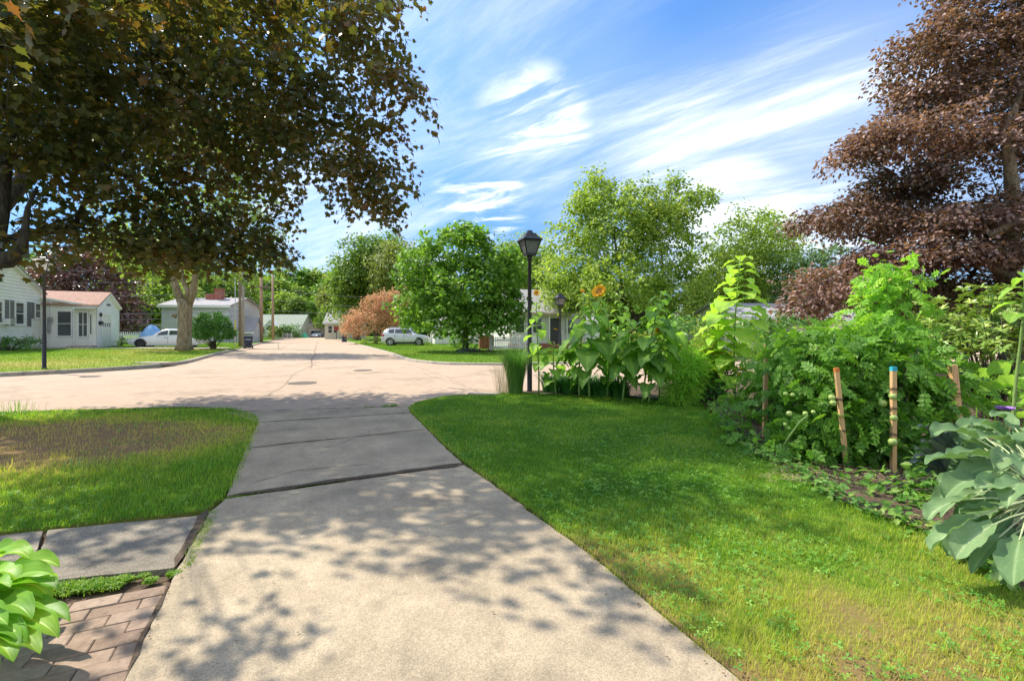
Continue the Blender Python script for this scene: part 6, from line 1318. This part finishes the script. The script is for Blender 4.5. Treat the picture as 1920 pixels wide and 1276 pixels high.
stake(1433, 792, 1437, 645, 6.4, 'slim reddish stake at the left end of the vegetable bed', .055, None, (.8,))
stake(1806, 790, 1786, 684, 5.2, 'thick pale stake leaning left, behind the collards', .07, None, (.72,))
stake(1672, 760, 1672, 520, 6.4, 'tall stake standing up inside the tallest tomato plant', .05, None, (.8, .7)); stake(1652, 760, 1653, 535, 6.6, 'thinner tall stake hidden in the tallest tomato plant', .035)
g = Geo(); A_, B_ = wp(1722, 702, 5.3), wp(1788, 706, 5.25); g.obox(A_, B_, .04, .05); tag(g.build('cross_bar', POLEW, None, A_), 'weathered horizontal bar tied to the thick leaning stake', 'bar')
def tomato(lobes, px, Y, label, lm=TOML, size=.20, dens=24, per=6, fruits=(), sr=.17, tint=.45, sub=12):
    e = bush('tomato_plant', px, Y, .03, lobes, lm, size, dens, per, sr, label, tmpl=TOM, cat='tomato plant', group='tomato plants', tint=tint, shell=.30, sub=sub, twig=.006, flat=.5, leafjit=.7, droop=.6, up=.55, under=-.95, lobeNoise=.15)
    for (fx, fy, fr_, fY) in fruits:
        c = wp(fx, fy, fY) - np.array(e.location); g = Geo(); r = fr_; n = 16; prof = [(.01, -.80), (.45, -.76), (.80, -.50), (1, -.05), (.93, .40), (.60, .72), (.22, .74), (.04, .64)]
        V = []; 
        for a_, z_ in [(a__, z__ * 1.15) for a__, z__ in prof]:
            for k in range(n): q = 2 * math.pi * k / n; rr = a_ * (1 + .035 * math.cos(5 * q)); V.append((c[0] + r * rr * math.cos(q), c[1] + r * rr * math.sin(q), c[2] + r * z_))
        g.add(V, [(i * n + k, i * n + (k + 1) % n, (i + 1) * n + (k + 1) % n, (i + 1) * n + k) for i in range(7) for k in range(n)]); t_ = g.build('tomato', TOMF, e, smooth=True)
        g = Geo(); a_ = np.arange(5) * 1.2566; g.inst(LONG[0], LONG[1], np.repeat(np.array([(c[0], c[1], c[2] + r * .68)]), 5, 0), frames(np.column_stack([0 * a_, 0 * a_, 1 + 0 * a_]), np.column_stack([np.cos(a_), np.sin(a_), .1 + 0 * a_])), np.full(5, r * .9), .5); g.build('calyx', TOML, t_)
    return e
tomato([LB(1540, 690, 5.6, 75, 70, .5), LB(1560, 780, 5.4, 80, 70, .45, -.14), LB(1500, 650, 6.0, 60, 40, .5, .1), LB(1540, 835, 5.25, 70, 38, .35, -.16), LB(1485, 770, 5.8, 50, 50, .4, -.05)], 1550, 5.5, 'left half of the large tomato patch, behind the leaning stake', fruits=((1480, 775, .030, 5.0), (1473, 738, .026, 5.3), (1510, 775, .026, 4.95), (1525, 772, .022, 4.95), (1486, 740, .024, 5.2), (1472, 795, .018, 5.0), (1479, 802, .018, 5.0)))
tomato([LB(1660, 690, 5.5, 85, 72, .5), LB(1660, 780, 5.3, 85, 72, .45, -.14), LB(1620, 640, 5.9, 80, 35, .5, .12), LB(1650, 835, 5.2, 75, 38, .35, -.16), LB(1725, 740, 5.7, 50, 60, .4, -.05)], 1655, 5.45, 'right half of the large tomato patch, behind the blue topped stake', fruits=((1655, 756, .040, 4.95), (1674, 743, .034, 4.72), (1674, 828, .040, 4.70), (1676, 783, .034, 4.72), (1560, 745, .034, 4.95), (1562, 755, .032, 4.93), (1655, 790, .022, 4.95), (1668, 793, .020, 4.95)))
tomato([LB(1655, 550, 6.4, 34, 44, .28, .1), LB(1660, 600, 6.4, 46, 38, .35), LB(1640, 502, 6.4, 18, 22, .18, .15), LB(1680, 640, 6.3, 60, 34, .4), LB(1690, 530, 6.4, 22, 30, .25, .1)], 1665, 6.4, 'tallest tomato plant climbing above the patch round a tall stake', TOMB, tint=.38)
tomato([LB(1420, 740, 7.4, 45, 45, .5), LB(1470, 700, 7.0, 55, 50, .5), LB(1425, 690, 7.8, 35, 40, .4, .1)], 1440, 7.3, 'smaller tomato plant round the slim reddish stake', fruits=((1457, 742, .028, 6.4), (1420, 760, .024, 6.9)), dens=12)
tomato([LB(1760, 700, 6.0, 60, 50, .5), LB(1740, 780, 5.4, 50, 40, .4, -.1)], 1755, 5.8, 'tomato plant between the patch and the thick leaning stake', dens=12)
tomato([LB(1375, 790, 6.6, 38, 28, .4), LB(1400, 820, 6.0, 36, 24, .35), LB(1345, 765, 7.4, 22, 14, .25)], 1385, 6.4, 'low sprawling tomato vines at the lawn edge left of the patch', dens=14, size=.14, sub=10)
tomato([LB(1450, 850, 5.3, 40, 18, .25)], 1450, 5.3, 'low pale tomato shoots lying on the soil at the lawn edge', dens=12, size=.12, sub=6)
g = Geo(); g.tube([wp(1470, 835, 5.0), wp(1482, 815, 4.95), wp(1500, 790, 4.9), wp(1515, 778, 4.9)], [.012, .010, .008, .007], 7); g.build('vine_stem', STEMG, [o for o in bpy.data.objects if o.name.startswith('tomato_plant')][0], [o for o in bpy.data.objects if o.name.startswith('tomato_plant')][0].location, smooth=True)
# bean / ground cover leaves in front
lob = [LB(1640, 915, 4.35, 70, 22, .30), LB(1720, 930, 4.1, 60, 30, .30), LB(1560, 905, 4.6, 60, 14, .25, .15, .7), LB(1760, 900, 4.3, 50, 30, .3), LB(1690, 960, 3.9, 50, 18, .2), LB(1500, 885, 5.0, 40, 10, .2, .2, .6)]
bush('bean_plants', 1660, 4.3, .03, lob, BEAN, .085, 30, 8, .09, 'low bean like leaves covering the soil in front of the stakes', tmpl=OVAL, cat='plants', shell=.25, sub=14, twig=.003, flat=.6)
lob = [LB(1790, 1085, 3.35, 55, 16, .3), LB(1850, 1110, 3.2, 60, 14, .3)]
g = Geo(); E = [gp(*q) for q in ((1330, 762), (1350, 800), (1408, 858), (1490, 893), (1570, 950), (1745, 1018), (1850, 1085), (1905, 1120))]; Pn = []
for a, b in zip(E[:-1], E[1:]):
    a = np.array(a); b = np.array(b); n = int(np.linalg.norm(b - a) * 260); t = rng.uniform(0, 1, n); Pn.append(a + (b - a) * t[:, None] + np.abs(rng.normal(0, .16, (n, 1))) * np.array((.8, .5)) - np.array((.03, .02)))
Pn = np.concatenate(Pn); n = len(Pn); g.inst(OVAL[0], OVAL[1], np.column_stack([Pn, rng.uniform(.03, .13, n)]), frames(np.column_stack([rng.normal(0, .4, n), rng.normal(-.2, .4, n), np.ones(n)]), rng.normal(0, 1, (n, 3))), rng.uniform(.03, .075, n), rng.uniform(0, 1, n))
tag(g.build('ground_cover', BEAN), 'small leafy ground cover along the edge between lawn and vegetable bed', 'ground cover', kind='stuff')
# dry stems and straw on the bed
g = Geo()
for i in range(260):
    px, py = rng.uniform(1440, 1700), rng.uniform(868, 905); x, y = gp(px, py, .05); a = rng.uniform(0, 3.14); l_ = rng.uniform(.03, .16); g.tube([(x, y, .05 + rng.uniform(0, .03)), (x + l_ * math.cos(a), y + l_ * math.sin(a), .05 + rng.uniform(0, .03))], .0018, 4)
tag(g.build('straw', mat('straw', [(.38, .28, .16), (.55, .43, .27)], .9, 10, .1)), 'dry straw and stems scattered on the soil before the stakes', 'straw', kind='stuff')

# collards: long stalked blue green leaves leaning out from the right edge
CB = np.array((3.62, 3.15, .34)); e = empty('collard_plant', (3.55, 3.2, .03), 0, 'large collard plant with broad blue green leaves at the right edge', 'vegetable'); org = e.location
CL = [((1790, 990, 2.75), (1745, 1035, 2.70), .26, .9), ((1835, 1000, 2.7), (1790, 1048, 2.6), .24, .95), ((1770, 940, 2.85), (1738, 975, 2.8), .22, .8), ((1790, 850, 3.2), (1735, 870, 3.15), .20, .5), ((1810, 800, 3.5), (1745, 815, 3.4), .27, .6), ((1850, 850, 3.3), (1775, 860, 3.2), .28, .35),
      ((1830, 880, 3.1), (1770, 935, 3.0), .26, .6), ((1870, 860, 3.2), (1795, 905, 3.1), .26, .4), ((1880, 800, 3.6), (1820, 795, 3.5), .28, .55), ((1900, 790, 3.8), (1860, 780, 3.7), .26, .75), ((1900, 830, 3.5), (1830, 820, 3.4), .28, .7), ((1900, 840, 3.2), (1862, 880, 3.0), .27, .85),
      ((1880, 920, 2.9), (1832, 915, 2.8), .26, .7), ((1900, 890, 2.9), (1890, 950, 2.7), .28, .7), ((1930, 850, 3.1), (1915, 890, 2.9), .26, .8), ((1900, 1040, 2.6), (1900, 1100, 2.45), .25, .45), ((1850, 1040, 2.7), (1822, 1075, 2.62), .15, .5), ((1860, 990, 2.9), (1800, 960, 2.9), .22, .2),
      ((1915, 800, 3.4), (1925, 850, 3.3), .26, .5), ((1840, 830, 3.6), (1790, 830, 3.6), .25, .25), ((1880, 960, 3.1), (1850, 940, 3.1), .2, .2), ((1900, 1000, 2.9), (1850, 1010, 2.9), .18, .3)]
def collard(i, c):
    m_, t_, wd, tn = c; g = Geo(); p1 = wp(*m_); p2 = wp(*t_); p1 = p1 + np.array((0, 0, .10))
    paddle(g, CB + rng.normal(0, .035, 3), p1, p2, wd * .54, .50, 'paddle', .28, .07, 3.2, 24, 14, .06 + tn * .38, pw=.006, curl=.12, nvein=7, bl=.03, puck=.006, nib=.03, roll=rng.normal(0, .25)); o = g.build('leaf', COLL, e, org, smooth=True)
for i in range(56):      # smaller leaves filling in between
    px, py = rng.uniform(1745, 1925), rng.uniform(800, 1075); Y = 3.95 - (py - 790) / 285 * 1.15 + rng.normal(0, .06)
    if px < 1745 + abs(py - 930) * .25: continue
    CL.append(((px + 45, py - 25, Y + .1), (px, py + rng.uniform(-10, 40), Y), rng.uniform(.14, .24), rng.uniform(.1, .9)))
for i, c in enumerate(CL): collard(i, c)
g = Geo(); g.tube([(3.62, 3.2, 0), CB + np.array((0, 0, .1))], [.03, .025], 8); g.build('stalk', STEMG, e, org)
# second collard just behind, fills the corner
e2 = empty('collard_plant', (4.1, 3.6, .03), 0, 'second collard plant farther right, mostly outside the view', 'vegetable')
g = Geo()
for i in range(14):
    a = rng.uniform(1.6, 4.6); c0 = np.array((4.1, 3.6, .3)); o_ = np.array((math.cos(a), math.sin(a), 0)); paddle(g, c0, c0 + o_ * .35 + np.array((0, 0, .35)), c0 + o_ * .62 + np.array((0, 0, .1)), .22, .4, 'paddle', .2, .05, 2.5, 10, 8, rng.uniform(.2, .6))
g.build('leaves', COLL, e2, e2.location, smooth=True)
# lacinato kale
kb = wp(1790, 868, 3.75); kb[2] = .12; e = empty('kale_plant', (kb[0], kb[1], .03), 0, 'dark narrow leaved kale left of the collards', 'vegetable'); g = Geo()
for (mx_, my_), (tx_, ty_) in (((1760, 800), (1722, 800)), ((1765, 830), (1728, 828)), ((1770, 850), (1712, 858)), ((1750, 865), (1706, 868)), ((1780, 810), (1742, 806)), ((1745, 845), (1718, 842)), ((1790, 800), (1772, 812)), ((1800, 830), (1790, 840)), ((1770, 880), (1735, 885))):
    paddle(g, kb, wp(mx_, my_, 3.7) + np.array((0, 0, .06)), wp(tx_, ty_, 3.55), .085, .2, 'narrow', .25, .10, 7, 18, 6, rng.uniform(.2, .7))
g.build('leaves', KALE, e, e.location, smooth=True)
# squash / artichoke on the right
e = empty('squash_plant', (5.6, 5.6, .03), 0, 'squash plant with big round sunlit leaves at the right behind the collards', 'vegetable'); g = Geo()
for (px, py, Y, s) in ((1850, 700, 5.8, .30), (1890, 690, 5.6, .32), (1880, 740, 5.6, .3), (1915, 730, 5.5, .32), (1840, 740, 6.0, .26), (1905, 660, 5.8, .28), (1865, 665, 6.2, .26), (1925, 760, 5.3, .3), (1830, 680, 6.4, .24)):
    c = wp(px, py, Y); b0 = np.array((c[0] + .1, c[1] + .1, .05)); o_ = unit(np.array((rng.normal(-.3, .5), -1, 0))); paddle(g, b0, c + np.array((0, 0, .08)), c + o_ * s * .9 + np.array((0, 0, -s * .35)), s, .52, 'heart', .10, .04, 3, 8, 6, rng.uniform(.3, .8))
g.build('leaves', SQUASH, e, e.location, smooth=True)
c = wp(1884, 768, 5.0); e = empty('artichoke_flower', (c[0], c[1], .03), 0, 'purple artichoke bloom on its stem above the collards', 'flower'); g = Geo(); h_ = c[2] - .03
g.tube([(0, .02, 0), (0, 0, h_ - .04)], .012, 7); g.build('stem', STEMG, e)
g = Geo(); m = 400; a = rng.uniform(0, 6.283, m); r_ = np.sqrt(rng.uniform(0, 1, m)); P = np.column_stack([np.cos(a) * r_ * .055, np.sin(a) * r_ * .055, h_ + .0 * r_]); tip = np.column_stack([np.cos(a) * r_ * .7, np.sin(a) * r_ * .7, 1 + 0 * a])
g.inst(LONG[0], LONG[1], P, frames(np.column_stack([np.sin(a), -np.cos(a), .2 + 0 * a]), tip), rng.uniform(.03, .05, m), .5); g.build('florets', PURP, e)
g = Geo(); 
for k in range(4):
    m = 16; a = np.arange(m) * 6.283 / m + k * .2; P = np.column_stack([np.cos(a) * .045, np.sin(a) * .045, h_ - .045 + .012 * k + 0 * a]); g.inst(LONG[0] * np.array((2.2, 1, 1)), LONG[1], P, frames(np.column_stack([np.cos(a), np.sin(a), .5 + 0 * a]), np.column_stack([np.cos(a), np.sin(a), .5 + 0 * a + .0]) * np.array((1, 1, 0)) + np.array((0, 0, .6))), .05, .5)
g.build('bracts', BEAN, e)
# hosta bottom left
hb = np.array((-2.62, 2.15, .04)); e = empty('hosta_plant', tuple(hb), 0, 'yellow green hosta with broad ribbed leaves in the lower left corner', 'plant'); g = Geo()
HL = [((10, 1010), (60, 1050), 2.35), ((60, 1035), (112, 1062), 2.3), ((20, 1075), (100, 1075), 2.2), ((-20, 1030), (30, 1035), 2.4), ((50, 1085), (110, 1105), 2.15), ((70, 1130), (132, 1165), 2.05), ((50, 1140), (110, 1195), 1.98), ((20, 1120), (60, 1160), 2.0), ((0, 1160), (50, 1205), 1.92), ((-10, 1190), (25, 1240), 1.85), ((-30, 1090), (20, 1100), 2.1), ((20, 1180), (75, 1225), 1.9), ((-30, 1150), (15, 1170), 1.95), ((60, 1060), (95, 1130), 2.15), ((0, 1050), (40, 1095), 2.2), ((-40, 1210), (0, 1262), 1.8)]
for (m_, t_, Y) in HL: paddle(g, hb + rng.normal(0, .04, 3), wp(*m_, Y) + np.array((-.04, .02, .07)), wp(*t_, Y - .06), .125 * rng.uniform(.75, 1.15), .28, 'oval', .22, .06, 3, 18, 16, rng.uniform(.05, .65), pw=.006, bl=.035, puck=.004, nib=.03, roll=rng.normal(0, .3), par=1)
for i in range(26):
    a = rng.uniform(0, 6.28); o_ = np.array((math.cos(a), math.sin(a), 0)) ; r_ = rng.uniform(.15, .36); paddle(g, hb, hb + o_ * r_ * .7 + np.array((-.05, 0, .34)), hb + o_ * (r_ + .1) + np.array((-.06, 0, rng.uniform(.02, .2))), .15, .35, 'oval', .22, .04, 2, 9, 6, rng.uniform(0, .6))
g.build('leaves', HOSTA, e, hb, smooth=True)
# weeds at the corner of the left verge by the road, and odd tufts
clump('tall_weed', 30, 776, 8.4, 60, .30, .8, .006, ORNG, 'tall thin weeds at the road edge of the left verge', 'weeds', .6, 31, tint=.7)
clump('tall_weed', 135, 885, 4.95, 50, .13, .4, .006, ORNG, 'pale weeds sprouting from the bare patch of the left verge', 'weeds', .6, 32, tint=.75)
# low weeds that spill from the bed onto the lawn
lob = [LB(1350, 770, 7.3, 16, 10, .2), LB(1840, 1085, 3.15, 40, 12, .2)]
# fallen leaves and twigs on the driveway and in the grass
g = Geo(); Q = [gp(rng.uniform(260, 1250), rng.uniform(780, 1270)) for _ in range(40)]
for (p, q), m in (((gp(797, 802), gp(875, 872)), 50), ((gp(875, 872), gp(1025, 982)), 70), ((gp(1025, 982), gp(1390, 1285)), 110), ((gp(484, 800), gp(424, 930)), 50), ((J1L, J1R), 60), ((J2L, J2R), 25), ((gp(0, 1010), gp(380, 968)), 50), ((gp(326, 1085), gp(250, 1260)), 30)):
    p = np.array(p); q = np.array(q); Q += [tuple(p + (q - p) * rng.uniform() + rng.normal(0, .035, 2)) for _ in range(m)]
Q = np.array(Q); n = len(Q); g.inst(MAPLE[0] * np.array((1, 1, .6)), MAPLE[1], np.column_stack([Q, np.full(n, .040)]), frames(np.column_stack([rng.normal(0, .2, n), rng.normal(0, .2, n), np.ones(n)]), rng.normal(0, 1, (n, 3))), rng.uniform(.005, .016, n), rng.uniform(0, 1, n))
tag(g.build('fallen_leaves', leafmat('dry_leaf', [(.10, .06, .03), (.2, .12, .05), (.16, .12, .06)], .1, .8)), 'small dry leaf scraps scattered on the driveway', 'leaves', kind='stuff')
print('objects', len(bpy.data.objects))
